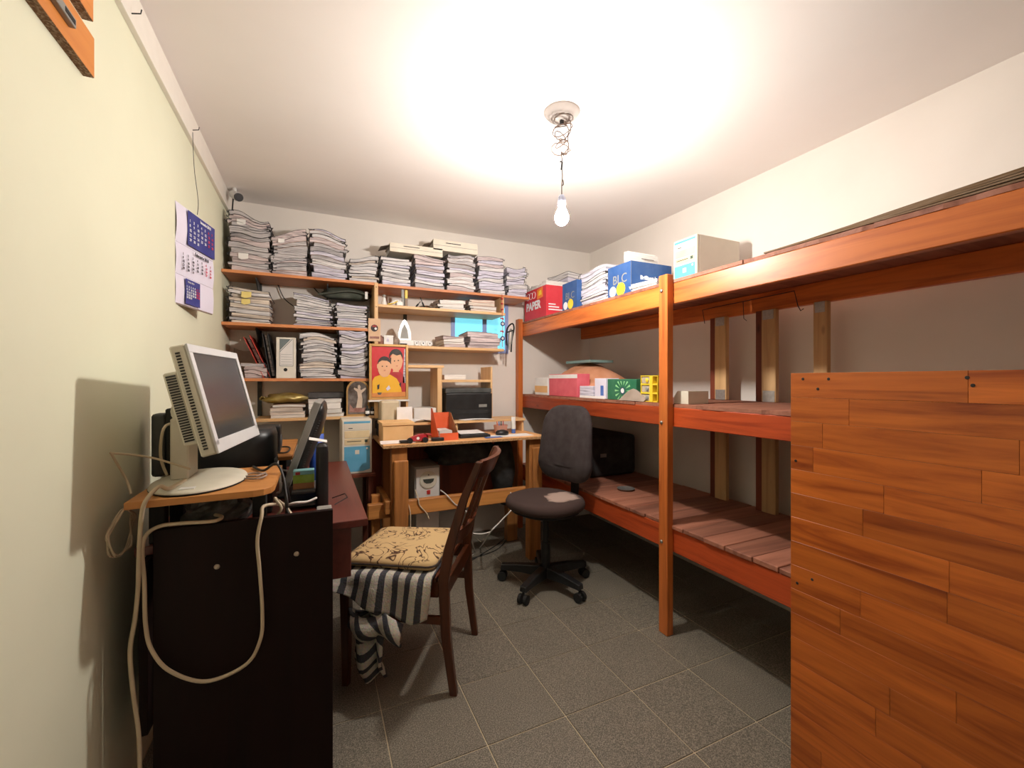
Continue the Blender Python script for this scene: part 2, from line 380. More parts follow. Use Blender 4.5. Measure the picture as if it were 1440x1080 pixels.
# bent wire hanging on the upper back beam
def rw(u, v): return P(u, v, X=2.085)
wr = MB().tube([rw(991, 455), rw(988, 436), rw(1005, 432), rw(1045, 424), rw(1117, 409), rw(1122, 430), rw(1126, 437), rw(1130, 434)], 0.0022, 6).tube([rw(1045, 424), rw(1046, 448), rw(1050, 451)], 0.0018, 6)
tag(wr.build('bent_wire', 'cable_black'), 'thin black bent wire with hooked ends under the upper rack deck', 'wire')

# ------------------------------------------------------------------ laminate partition panel
lp = thing('laminate_panel', 'tall orange laminate board with plank pattern standing before the rack', 'panel', (1.31, 0.3, 0))
PX, PY1, PY0, PH = 1.302, 0.822, -0.35, 1.222
B('backing_board', (PX + 0.004, PY0, 0.0), (PX + 0.018, PY1, PH), 'chipboard', lp, 0.0)
rows = 17; rh = PH / rows
for r in range(rows):
    y = PY1 - 0.0005; first = True
    while y > PY0:
        ln = random.uniform(0.05, 0.4) if first else random.uniform(0.32, 0.42); first = False
        y0 = max(PY0, y - ln)
        B('laminate_strip', (PX, y0 + .0004, r * rh + .0003), (PX + 0.0045 + random.uniform(0, .0002), y - .0004, (r + 1) * rh - .0003), 'laminate', lp, 0.0003); y = y0
for u, v in ((1129, 533), (1165, 533), (1150, 547), (1360, 531), (1368, 542), (1119, 648), (1142, 815), (1121, 820)):
    p = P(u, v, X=PX)
    MB().lathe([(0.001, 0.0012), (0.0035, 0.001), (0.0042, 0)], n=10).build('screw', 'black_metal', lp, local=True); o = col.objects[-1]; o.rotation_euler = (0, -math.pi / 2, 0); o.location = p - lp.location
for y in (PY1 - 0.075, 0.25, PY0 + .03):
    B('batten', (PX + 0.0185, y, 0), (PX + 0.06, y + 0.045, PH - 0.01), 'pale_post', lp, 0.002)

# ------------------------------------------------------------------ shelves on the back wall
SF = 2.93                         # shelf front
sh = thing('shelving_unit', 'orange brown wall shelves filled with paper files on the back wall', 'shelf', (0.4, YB, 0.95))
XU = XA(529, SF)                  # upright between the bays
XRE = XA(709, SF)
def board(x0, x1, z, mat, th=0.018, yf=SF, name='shelf_board'): return B(name, (x0, yf, z - th), (x1, YB - 0.001, z), mat, sh, 0.0012)
L1, L2, L3, L4 = 1.845, 1.540, 1.213, 0.970
R1, R2, R3 = 1.840, 1.705, 1.437
board(XL + .001, XU - .012, L1, 'shelf_wood'); board(XL + .001, XU - .012, L2, 'shelf_wood'); board(XL + .001, XU - .012, L3, 'shelf_wood')
board(XA(358, SF), XU - .012, L4, 'shelf_pale')
board(XU + .012, 1.488, R1, 'shelf_wood'); board(XU + .012, XRE + .01, R2, 'shelf_pale'); board(XU - .012, XRE, R3, 'shelf_pale')
B('upright', (XU - .0115, SF - .004, L4 - .02), (XU + .0115, YB - .001, L1), 'upright_wood', sh, 0.001)
B('upright', (XRE - .022, SF + .002, R2 + .0005), (XRE, YB - .001, R1 - .0185), 'upright_wood', sh, 0.001)
for z in (L1 - .03, L1 - .16, L2 + .01, L2 - .06):
    MB().lathe([(0.001, .001), (.003, .0008), (.0035, 0)], n=8).build('screw', 'black_metal', sh, local=True); o = col.objects[-1]; o.rotation_euler = (math.pi / 2, 0, 0); o.location = Vector((XU, SF - .004, z)) - Vector(sh['_base'])
for u, za, zb in ((365, L4 + .001, L3 - .019), (365, L3 + .001, L2 - .019), (365, L2 + .001, L1 - .019), (486, L4 + .001, L3 - .019), (570, R2 + .001, R1 - .019), (570, R3 + .001, R2 - .019)):
    xx = XA(u, YB - .02); B('wall_rail', (xx - .012, YB - .018, za), (xx + .012, YB - .001, zb), 'dark_grey', sh, 0.001)
for u, z in ((365, L1), (365, L2), (460, L1)):
    xx = XA(u, YB - .02)
    MB().prism([(0, 0), (0.18, 0), (0.18, -.012), (0.02, -.09), (0, -.09)], lambda p, q, h, xx=xx, z=z: (xx + h, YB - .019 - p, z - .0185 + q), -.003, .003).build('bracket', 'dark_grey', sh)

# ------------------------------------------------------------------ workbench at the back
wb = thing('workbench', 'rough pale wooden workbench with timber legs below the back shelves', 'table', (0.87, 2.75, 0))
BX0, BX1, BY0, BY1, BZ = 0.343, 1.40, 2.50, 3.0, 0.83
B('tabletop', (BX0, BY0 + .002, BZ - .018), (BX1, BY1, BZ), 'bench_top', wb, 0.0015)
B('chipped_edge', (BX0, BY0 - .001, BZ - .018), (BX1, BY0 + .0015, BZ - .002), 'chipboard', wb, 0)
for x0, x1 in ((0.395, 0.485), (1.29, 1.375)):
    for y0, y1 in ((2.535, 2.60), (2.90, 2.96)):
        B('leg', (x0, y0, 0), (x1, y1, BZ - .0185), 'bench_leg', wb, 0.004)
B('leg_block', (0.405, 2.508, 0.345), (0.487, 2.5345, 0.735), 'bench_leg', wb, 0.006)
B('leg_block', (1.305, 2.508, 0.475), (1.372, 2.5345, 0.755), 'bench_leg', wb, 0.006)
B('stretcher', (0.27, 2.6005, 0.385), (1.42, 2.64, 0.475), 'bench_wood', wb, 0.005)
B('side_rail', (0.36, 2.55, 0.42), (0.3945, 2.95, 0.50), 'bench_wood', wb, 0.004)
B('side_rail', (1.3755, 2.55, 0.30), (1.41, 2.95, 0.38), 'bench_wood', wb, 0.004)
B('end_post', (0.295, 2.6405, 0.16), (0.345, 2.675, 0.52), 'bench_wood', wb, 0.004)
B('shade_panel', (0.30, 2.965, 0.30), (1.40, 2.985, BZ - .02), 'dark_post', wb, 0.002)  # dark brown board added to deepen the shade under the bench

# hutch built on the bench
ht = thing('bench_hutch', 'pale open wooden hutch standing on the workbench under the shelves', 'shelf', (0.9, 2.9, BZ))
RZ = 0.925
B('riser_board', (XA(577, 2.78), 2.78, RZ - .016), (1.38, 3.02, RZ), 'shelf_pale', ht, 0.001)
for xx in (XA(577, 2.78) + .001, 0.86, 1.36): B('foot', (xx, 2.80, BZ + .0005), (xx + .016, 2.99, RZ - .0165), 'upright_wood', ht, 0.001)
xd = XA(618.5, 2.90)
B('divider', (xd - .016, 2.90, RZ + .0005), (xd + .016, 3.11, 1.286), 'upright_wood', ht, 0.001)
B('hutch_board', (XA(574, 2.9), 2.90, 1.287), (xd + .03, 3.11, 1.305), 'shelf_pale', ht, 0.001)
B('hutch_board', (xd + .0165, 2.90, 1.187), (XA(690, 2.9), 3.11, 1.205), 'shelf_pale', ht, 0.001)
B('side_board', (XA(690, 2.9) + .0005, 2.90, RZ + .0005), (XA(690, 2.9) + .014, 3.11, 1.30), 'upright_wood', ht, 0.001)
B('side_board', (XA(574, 2.9) - .0005, 2.90, RZ + .0005), (XA(574, 2.9) - .014, 3.11, 1.305), 'upright_wood', ht, 0.001)

# ------------------------------------------------------------------ brown desk along the left wall
dk = thing('writing_desk', 'dark red brown desk with a tall side panel along the left wall', 'desk', (-0.17, 2.0, 0))
DY = 1.425; DZ = 0.74
B('side_panel', (-0.395, DY, 0.0), (0.0455, DY + .018, 0.802), 'desk_panel', dk, 0.0015)
B('desk_top', (-0.455, 1.495, DZ - .025), (0.155, 2.62, DZ), 'desk_top', dk, 0.002)
B('drawer_box', (-0.30, 1.52, 0.545), (0.105, 2.55, DZ - .0255), 'desk_top', dk, 0.002)
B('end_panel', (-0.41, 2.60, 0), (0.047, 2.62, DZ - .0255), 'desk_panel', dk, 0.0015)
B('modesty_panel', (-0.43, DY + .0185, 0.25), (-0.4105, 2.6, DZ - .0255), 'desk_panel', dk, 0.0015)
for u, v in ((305, 797), (417, 779)):
    p = P(u, v, Y=DY)
    MB().lathe([(.001, .0025), (.006, .002), (.0075, 0)], n=14).build('screw_cap', 'screw_cap', dk, local=True, smooth=True); o = col.objects[-1]; o.rotation_euler = (math.pi / 2, 0, 0); o.location = p - Vector(dk['_base'])
B('corner_block', (0.0, DY + .019, DZ + .0005), (0.0445, 1.53, DZ + .05), 'grey_plastic', dk, 0.002)

# raised monitor shelf on that desk
ms = thing('monitor_stand', 'orange brown monitor riser board with black legs on the brown desk', 'monitor stand', (-0.28, 1.6, DZ))
MZ = 0.895
out = [(-0.436, 1.365), (-0.16, 1.372), (-0.135, 1.38), (-0.118, 1.40), (-0.112, 1.43), (-0.112, 1.745), (-0.436, 1.745)]
MB().prism(out, lambda p, q, h: (p, q, h), MZ - .018, MZ).build('riser_top', 'hutch_board', ms, 0.0008)
for xx, yy in ((-0.41, 1.53), (-0.16, 1.53), (-0.41, 1.715), (-0.16, 1.715)): B('leg', (xx - .018, yy - .02, DZ + .0005), (xx + .018, yy + .02, MZ - .0185), 'matt_black', ms, 0.002)
ms2 = thing('printer_stand', 'pale orange riser board holding the black speaker on the brown desk', 'monitor stand', (-0.28, 2.45, DZ))
B('riser_top', (-0.465, 2.16, 0.843), (-0.10, 2.78, 0.86), 'hutch_board', ms2, 0.001)
for xx, yy in ((-0.43, 2.20), (-0.14, 2.20), (-0.43, 2.58), (-0.14, 2.58)): B('leg', (xx - .015, yy - .015, DZ + .0005), (xx + .015, yy + .015, 0.8425), 'matt_black', ms2, 0.002)
# ------------------------------------------------------------------ dining chair
ch = thing('dining_chair', 'dark wooden dining chair pulled up to the brown desk', 'chair', (0.379, 1.864, 0), math.radians(148.4))
for s in (-1, 1):
    y = s * 0.195
    MB().loft([[(0.20 + a * w, y + b * w, z) for a, b in ((-1, -1), (1, -1), (1, 1), (-1, 1))] for z, w in ((0, .013), (0.3, .018), (0.43, .020))]).build('leg', 'chair_wood', ch, 0.003, local=True)
    prof = [(-0.235, 0, .014), (-0.205, 0.22, .018), (-0.195, 0.43, .020), (-0.215, 0.55, .019), (-0.275, 0.75, .016), (-0.335, 0.892, .013)]
    MB().loft([[(x - w, y - .013, z), (x + w, y - .013, z), (x + w, y + .013, z), (x - w, y + .013, z)] for x, z, w in prof]).build('back_leg', 'chair_wood', ch, 0.003, local=True)
    MB().box(-0.176, y - .011, 0.37, 0.178, y + .011, 0.43).build('side_apron', 'chair_wood', ch, 0.002, local=True)
    MB().box(-0.186, y - .009, 0.265, 0.182, y + .009, 0.295).build('stretcher', 'chair_wood', ch, 0.002, local=True)
MB().box(0.186, -0.174, 0.37, 0.208, 0.174, 0.43).build('front_apron', 'chair_wood', ch, 0.002, local=True)
MB().box(-0.21, -0.181, 0.37, -0.188, 0.181, 0.43).build('back_apron', 'chair_wood', ch, 0.002, local=True)
MB().box(-0.172, -0.215, 0.4305, 0.225, 0.215, 0.452).build('seat', 'chair_wood', ch, 0.006, local=True, seg=2)
def crail(z0, z1, x0, x1, dep):
    m = MB(); m.sheet(lambda i, j: (x0 + (x1 - x0) * j - dep * (1 - (2 * i - 1) ** 2), -0.181 + 0.362 * i, z0 + (z1 - z0) * j), 12, 1, (0.016, 0, 0.004)); return m
crail(0.825, 0.895, -0.302, -0.332, 0.035).build('top_rail', 'chair_wood', ch, local=True, smooth=False)
crail(0.56, 0.62, -0.210, -0.228, 0.03).build('lower_rail', 'chair_wood', ch, local=True)
for yy in (-0.09, 0, 0.09):
    dd = 0.033 * (1 - (yy / .181) ** 2)
    MB().loft([[(-0.226 - dd - .006, yy - .02, .615), (-0.226 - dd + .006, yy - .02, .615), (-0.226 - dd + .006, yy + .02, .615), (-0.226 - dd - .006, yy + .02, .615)], [(-0.304 - dd - .006, yy - .02, .83), (-0.304 - dd + .006, yy - .02, .83), (-0.304 - dd + .006, yy + .02, .83), (-0.304 - dd - .006, yy + .02, .83)]]).build('back_slat', 'chair_wood', ch, local=True)
# blanket
def stripes():
    m, nt, b = nodes('striped_cloth'); tc = N(nt, 'ShaderNodeUVMap'); sp = N(nt, 'ShaderNodeSeparateXYZ'); nt.links.new(tc.outputs[0], sp.inputs[0])
    n = N(nt, 'ShaderNodeTexNoise', Scale=140.0); c2 = N(nt, 'ShaderNodeTexCoord'); nt.links.new(c2.outputs['Object'], n.inputs['Vector'])
    ad = N(nt, 'ShaderNodeMath', operation='MULTIPLY_ADD'); nt.links.new(n.outputs['Fac'], ad.inputs[0]); ad.inputs[1].default_value = 0.07; nt.links.new(sp.outputs[0], ad.inputs[2])
    fr = N(nt, 'ShaderNodeMath', operation='FRACT'); nt.links.new(ad.outputs[0], fr.inputs[0])
    r = ramp(nt, [(0.0, lin((58, 58, 64))), (0.42, lin((58, 58, 64))), (0.46, lin((206, 198, 182))), (0.97, lin((206, 198, 182))), (1.0, lin((58, 58, 64)))]); nt.links.new(fr.outputs[0], r.inputs[0])
    mx = N(nt, 'ShaderNodeMixRGB', blend_type='MULTIPLY'); mx.inputs[0].default_value = 0.6; nt.links.new(r.outputs[0], mx.inputs[1]); nt.links.new(n.outputs['Color'], mx.inputs[2])
    g = N(nt, 'ShaderNodeGamma'); g.inputs[1].default_value = 0.85; nt.links.new(mx.outputs[0], g.inputs[0]); nt.links.new(g.outputs[0], b.inputs['Base Color']); b.inputs['Roughness'].default_value = 0.95
    bp = N(nt, 'ShaderNodeBump', Strength=0.6, Distance=0.004); nt.links.new(n.outputs['Fac'], bp.inputs['Height']); nt.links.new(bp.outputs[0], b.inputs['Normal'])
stripes()
def uvsheet(name, fn, uvf, nu, nv, th, mat, parent):
    m = MB(); m.sheet(fn, nu, nv); me = bpy.data.meshes.new(name); me.from_pydata(m.v, [], m.f)
    uv = me.uv_layers.new(name='UVMap'); W = nv + 1
    for lp_ in me.loops:
        i, j = divmod(lp_.vertex_index, W); uv.data[lp_.index].uv = uvf(i / nu, j / nv)
    me.shade_smooth(); me.materials.append(MATS[mat]); o = bpy.data.objects.new(name, me); col.objects.link(o)
    if parent: o.parent = parent
    so = o.modifiers.new('thickness', 'SOLIDIFY'); so.thickness = th; so.offset = 1
    return o
bl = thing('striped_blanket', 'striped grey and cream blanket draped over the dining chair seat', 'blanket', (0.379, 1.864, 0.45), math.radians(148.4))
def drape(i, j):          # i along x (back to front), j across y and over the near edge
    x = -0.165 + 0.415 * i; t = j * 0.66
    zt = 0.006 + 0.004 * math.sin(9 * i + 5 * j)
    flat = 0.405
    if t < flat: y = -0.19 + t; z = zt
    else:
        q = t - flat; a = min(q / 0.045, math.pi / 2)
        y = 0.215 + 0.02 * math.sin(a) + 0.014 * math.sin(i * 15) * min(1, q * 9) + 0.12 * q * (0.4 + .6 * i)
        z = zt - 0.02 * (1 - math.cos(a)) - max(0, q - 0.03) * (0.06 + 0.56 * min(1, 1.35 * (1 - i)) * (1 if i > .12 else .85 + 1.2 * i))
    return (x + (0.05 * (j - 0.6) if t > flat else 0), y, z)
uvsheet('drape', drape, lambda i, j: (i * 8.2 + .5 * j, j), 40, 36, 0.006, 'striped_cloth', bl)
def tail(i, j):           # bunched end hanging beside the front leg
    y = 0.238 + 0.02 * math.sin(8 * j + 3) + 0.022 * math.sin(i * 9 + j * 3); x = 0.035 + 0.115 * i - 0.02 * j + 0.01 * math.sin(9 * j)
    return (x, y, -0.12 - 0.265 * j + 0.015 * math.sin(7 * i))
uvsheet('hanging_end', tail, lambda i, j: (j * 5.2 + 0.3 * math.sin(i * 3), i), 18, 26, 0.012, 'striped_cloth', bl)
def tail2(i, j):
    x = -0.05 + 0.20 * i; z = -0.115 - 0.075 * j - 0.05 * (1 - i) + 0.02 * math.sin(6 * i); y = 0.250 + 0.026 * math.sin(math.pi * j) + 0.012 * math.sin(11 * i)
    return (x, y, z)
uvsheet('bunched_fold', tail2, lambda i, j: (i * 3.6 + j * 1.2, j), 20, 12, 0.012, 'striped_cloth', bl)
# cushion
def cushion_mat():
    m, nt, b = nodes('cushion_cloth'); mp = coords(nt, rnd=False); base = lin((206, 174, 124)); brown = lin((74, 44, 24))
    n = N(nt, 'ShaderNodeTexNoise', Scale=10.0, Detail=1.0, Distortion=2.6); nt.links.new(mp.outputs[0], n.inputs['Vector'])
    r = ramp(nt, [(0.445, (1, 1, 1)), (0.47, (0, 0, 0)), (0.50, (0, 0, 0)), (0.525, (1, 1, 1))]); nt.links.new(n.outputs['Fac'], r.inputs[0])
    k = N(nt, 'ShaderNodeTexNoise', Scale=7.0, Detail=0.0); nt.links.new(mp.outputs[0], k.inputs['Vector'])
    kr = ramp(nt, [(0.40, (1, 1, 1)), (0.46, (0, 0, 0))]); nt.links.new(k.outputs['Fac'], kr.inputs[0])
    lt = N(nt, 'ShaderNodeMixRGB', blend_type='LIGHTEN'); lt.inputs[0].default_value = 1; nt.links.new(r.outputs[0], lt.inputs[1]); nt.links.new(kr.outputs[0], lt.inputs[2])
    mx = N(nt, 'ShaderNodeMixRGB'); nt.links.new(lt.outputs[0], mx.inputs[0]); mx.inputs[1].default_value = (*brown, 1); mx.inputs[2].default_value = (*base, 1)
    nt.links.new(mx.outputs[0], b.inputs['Base Color']); b.inputs['Roughness'].default_value = 0.9
cushion_mat()
cu = thing('seat_cushion', 'flat beige cushion with brown scribble pattern on the dining chair', 'cushion', (0.379, 1.864, 0.463), math.radians(148.4))
rings = []
for z, g in ((0.004, -0.014), (0.004, -0.002), (0.018, 0.004), (0.030, 0.002), (0.040, -0.02), (0.047, -0.07), (0.05, -0.13)):
    rings.append([(0.03 + p * (1 + g / 0.19), q * (1 + g / 0.19), z + 0.003 * math.sin(p * 30) * math.sin(q * 26)) for p, q in rbox(0.37, 0.385, 0.035, 5)])
MB().loft(rings).build('cushion_body', 'cushion_cloth', cu, local=True, smooth=True)
plain('piping_brown', (52, 34, 24), 0.9)
MB().tube([(0.03 + p, q, 0.017) for p, q in rbox(0.378, 0.393, 0.036, 5)], 0.004, 6, close=True).build('piping', 'piping_brown', cu, local=True, smooth=True)

# ------------------------------------------------------------------ office chair
plain('office_fabric', (52, 42, 42), 0.95, var=0.03, nscale=20, bump=0.1, bscale=500)
def worn():
    m, nt, b = nodes('worn_fabric'); mp = coords(nt, rnd=False); n = N(nt, 'ShaderNodeTexNoise', Scale=9.0, Detail=6.0); nt.links.new(mp.outputs[0], n.inputs['Vector'])
    g = N(nt, 'ShaderNodeTexGradient', gradient_type='SPHERICAL'); mp2 = coords(nt, (5.2, 7.5, 0.01), rnd=False); mp2.inputs['Location'].default_value = (0.3, -0.55, 0); nt.links.new(mp2.outputs[0], g.inputs[0])
    mu = N(nt, 'ShaderNodeMath', operation='MULTIPLY_ADD'); nt.links.new(n.outputs['Fac'], mu.inputs[0]); mu.inputs[1].default_value = 0.9; nt.links.new(g.outputs[0], mu.inputs[2])
    r = ramp(nt, [(0.80, lin((66, 50, 46))), (0.87, lin((150, 128, 118))), (1.0, lin((176, 152, 140)))]); nt.links.new(mu.outputs[0], r.inputs[0]); nt.links.new(r.outputs[0], b.inputs['Base Color']); b.inputs['Roughness'].default_value = 0.95
worn()
oc = thing('office_chair', 'dark fabric swivel office chair with worn seat on five castors', 'office chair', (1.225, 2.20, 0), math.radians(197))
seat = [(p * (1.0 if p > 0 else 0.93), q) for p, q in rbox(0.44, 0.45, 0.19, 8)]
MB().loft([[(p * g, q * g, z) for p, q in seat] for z, g in ((0.455, .86), (0.46, .95), (0.475, 1.0), (0.495, 1.0), (0.512, .965), (0.520, .88), (0.522, .6))]).build('seat', 'worn_fabric', oc, local=True, smooth=True)
MB().loft([[(p * g, q * g, z) for p, q in seat] for z, g in ((0.438, .7), (0.44, .86), (0.456, .9))]).build('seat_shell', 'matt_black', oc, local=True, smooth=True)
def backring(x, g):
    out_ = []
    for p, q in rbox(0.40, 0.46, 0.12, 6):
        wq = 1.0 - 0.10 * (q / 0.23); out_.append((x - 0.03 * (p / 0.2) ** 2 * -1 - 0.05 * (q / 0.23) * 0.5, p * g * wq, 0.815 + q * g))
    return out_
bk = MB().loft([backring(-0.225, .9), backring(-0.218, .985), backring(-0.205, 1), backring(-0.19, .99), backring(-0.178, .93), backring(-0.172, .6)]); bk.build('backrest', 'office_fabric', oc, local=True, smooth=True)
MB().loft([backring(-0.236, .82), backring(-0.2262, .92)]).build('back_shell', 'matt_black', oc, local=True, smooth=True)
MB().loft([[(x, -.03, z), (x + .008, -.03, z), (x + .008, .03, z), (x, .03, z)] for x, z in ((-0.05, .435), (-0.22, .43), (-0.265, .46), (-0.27, .55), (-0.252, .70))]).build('back_bar', 'black_plastic', oc, local=True)
MB().tube([(0.04, -0.10, .43), (0.05, -0.22, .425), (.05, -.24, .425)], 0.006, 8).build('lever', 'grey_plastic', oc, local=True)
MB().lathe([(0.05, .437), (0.05, .41), (0.018, .40), (0.018, .25), (0.027, .25), (0.027, .09), (0.05, .09), (0.05, .06), (.001, .06)], n=18).build('gas_column', 'black_plastic', oc, local=True)
for k in range(5):
    a = math.radians(72 * k - 2 - 197); c_, s_ = math.cos(a), math.sin(a)
    def tr_(r, t, z): return (r * c_ - t * s_, r * s_ + t * c_, z)
    lg = MB().loft([[tr_(r, -w_, z - h_), tr_(r, w_, z - h_), tr_(r, w_ * .8, z + h_), tr_(r, -w_ * .8, z + h_)] for r, w_, z, h_ in ((0.03, .03, .085, .03), (0.15, .026, .088, .022), (0.27, .022, .082, .016))]).build('base_leg', 'black_plastic', oc, 0.004, local=True)
    cs = MB()
    for t in (-0.017, 0.017):
        cs.loft([[tr_(0.262 + .026 * math.cos(2 * math.pi * q / 14), t + e_, 0.027 + .026 * math.sin(2 * math.pi * q / 14)) for q in range(14)] for e_ in (-.009, .009)])
    cs.box(0, 0, 0, .0001, .0001, .0001) if False else None
    cs.tube([tr_(0.262, 0, .067), tr_(.262, 0, .027)], 0.007, 8)
    cs.build('castor', 'matt_black', oc, local=True)

# ------------------------------------------------------------------ beige monitor
A = Vector((-0.234, 1.327, 1.0095)); W_, L_ = 0.41, 0.293
wv = Vector((0.119, 0.993, 0)).normalized(); uvv = Vector((-0.243 * 0.993, 0.243 * 0.119, 0.97)).normalized(); nv = wv.cross(uvv).normalized()
mo = thing('beige_monitor', 'beige flat monitor tilted back on a round foot on the riser', 'monitor', (-0.315, 1.56, MZ))
C0 = A + wv * W_ / 2 + uvv * L_ / 2
MB().obox(C0 - nv * 0.020, wv * W_ / 2, uvv * L_ / 2, nv * 0.018).build('casing', 'beige_plastic', mo, 0.004)
fr = MB()
bw = 0.022
for c_, a_, b_ in ((uvv * (L_ / 2 - bw / 2), W_ / 2, bw / 2), (-uvv * (L_ / 2 - bw * .8), W_ / 2, bw * .8)):
    fr.obox(C0 + c_ + nv * 0.001, wv * a_, uvv * b_, nv * 0.003)
for s in (-1, 1): fr.obox(C0 + wv * s * (W_ / 2 - bw / 2) + nv * 0.001, wv * bw / 2, uvv * (L_ / 2 - bw), nv * 0.003)
fr.build('bezel', 'silver_bezel', mo, 0.001)
MB().obox(C0 - nv * 0.0005 + uvv * .005, wv * (W_ / 2 - bw), uvv * (L_ / 2 - bw * 1.2), nv * 0.0012).build('screen', 'screen', mo)
rear = MB().obox(C0 - nv * 0.055 - uvv * .012, wv * (W_ / 2 - .012), uvv * (L_ / 2 - .05), nv * 0.0168).build('rear_housing', 'beige_plastic', mo, 0.004)
vt = MB(); 
for k in range(34):
    vt.obox(A + uvv * (0.02 + 0.253 * k / 33) - nv * 0.022 - wv * 0.0004, wv * 0.0012, uvv * 0.0022, nv * 0.005)
vt.build('side_vents', 'vent_dark', mo)
vt = MB()
for k in range(26):
    vt.obox(A + uvv * (0.05 + 0.17 * k / 25) - nv * 0.055 + wv * 0.0116, wv * 0.0012, uvv * 0.0022, nv * 0.011)
vt.build('rear_vents', 'vent_dark', rear)
cx_, cy_ = -0.362, 1.58
B('stand_column', (cx_ - .022, cy_ - .055, MZ + .016), (cx_ + .022, cy_ + .055, 1.09), 'beige_plastic', mo, 0.004)
MB().loft([[(cx_ + .032 * math.cos(a) + .01, cy_ + e, 1.11 + .036 * math.sin(a)) for a in [2 * math.pi * q / 18 for q in range(18)]] for e in (-.05, .05)]).build('hinge', 'beige_plastic', mo)
MB().lathe([(0.985, MZ + .0005), (1.0, MZ + .006), (0.97, MZ + .011), (0.6, MZ + .017), (0.1, MZ + .019), (.01, MZ + .019)], (-0.315, 1.553, 0), 48, 0.118, 0.178).build('foot', 'beige_plastic', mo, smooth=True)
MB().lathe([(0.99, MZ + .0004), (1.006, MZ + .003), (1.006, MZ + .005), (0.99, MZ + .0055)], (-0.315, 1.553, 0), 48, 0.118, 0.178).build('rubber_rim', 'matt_black', mo)
B('sticker', (-0.335, 1.40, MZ + .0118), (-0.30, 1.47, MZ + .0150), 'white_plastic', mo, 0)

# ------------------------------------------------------------------ black monitor seen from behind
A = Vector((-0.105, 1.79, 0.80)); wv = Vector((0.05, 0.998, 0)).normalized(); uvv = Vector((0.108, 0, 0.315)).normalized(); nv = uvv.cross(wv).normalized()
if nv.x > 0: nv = -nv
W_, L_ = 0.36, 0.335
mb_ = thing('black_monitor', 'black monitor with grey rim leaning with its back to the workbench', 'monitor', (-0.06, 1.95, DZ))
C0 = A + wv * W_ / 2 + uvv * L_ / 2
MB().obox(C0 + nv * 0.0, wv * W_ / 2, uvv * L_ / 2, nv * 0.013).build('bezel', 'grey_plastic', mb_, 0.003)
MB().obox(C0 + nv * 0.0135, wv * (W_ / 2 - .02), uvv * (L_ / 2 - .025), nv * 0.0008).build('screen', 'screen', mb_)
bk = MB().loft([[C0 - nv * d_ + wv * p * g + uvv * q * g for p, q in rbox(W_ - .004, L_ - .004, 0.03, 4)] for d_, g in ((0.0132, 1), (0.024, .97), (0.038, .82), (0.046, .6), (.05, .3))]).build('back_cover', 'black_plastic', mb_, smooth=True)
vt = MB()
for k in range(22): vt.obox(C0 - nv * 0.029 - wv * (W_ * .43) + uvv * (-0.10 + 0.2 * k / 21), wv * .012, uvv * .0016, nv * .004)
vt.build('vent_ribs', 'dark_grey', bk)
MB().obox(C0 - nv * .035 - uvv * .15, wv * .04, uvv * .06, nv * .008).build('neck', 'black_plastic', mb_, .003)
B('foot', (-0.14, 1.88, DZ + .0005), (-0.03, 2.06, DZ + .012), 'black_plastic', mb_, .003)

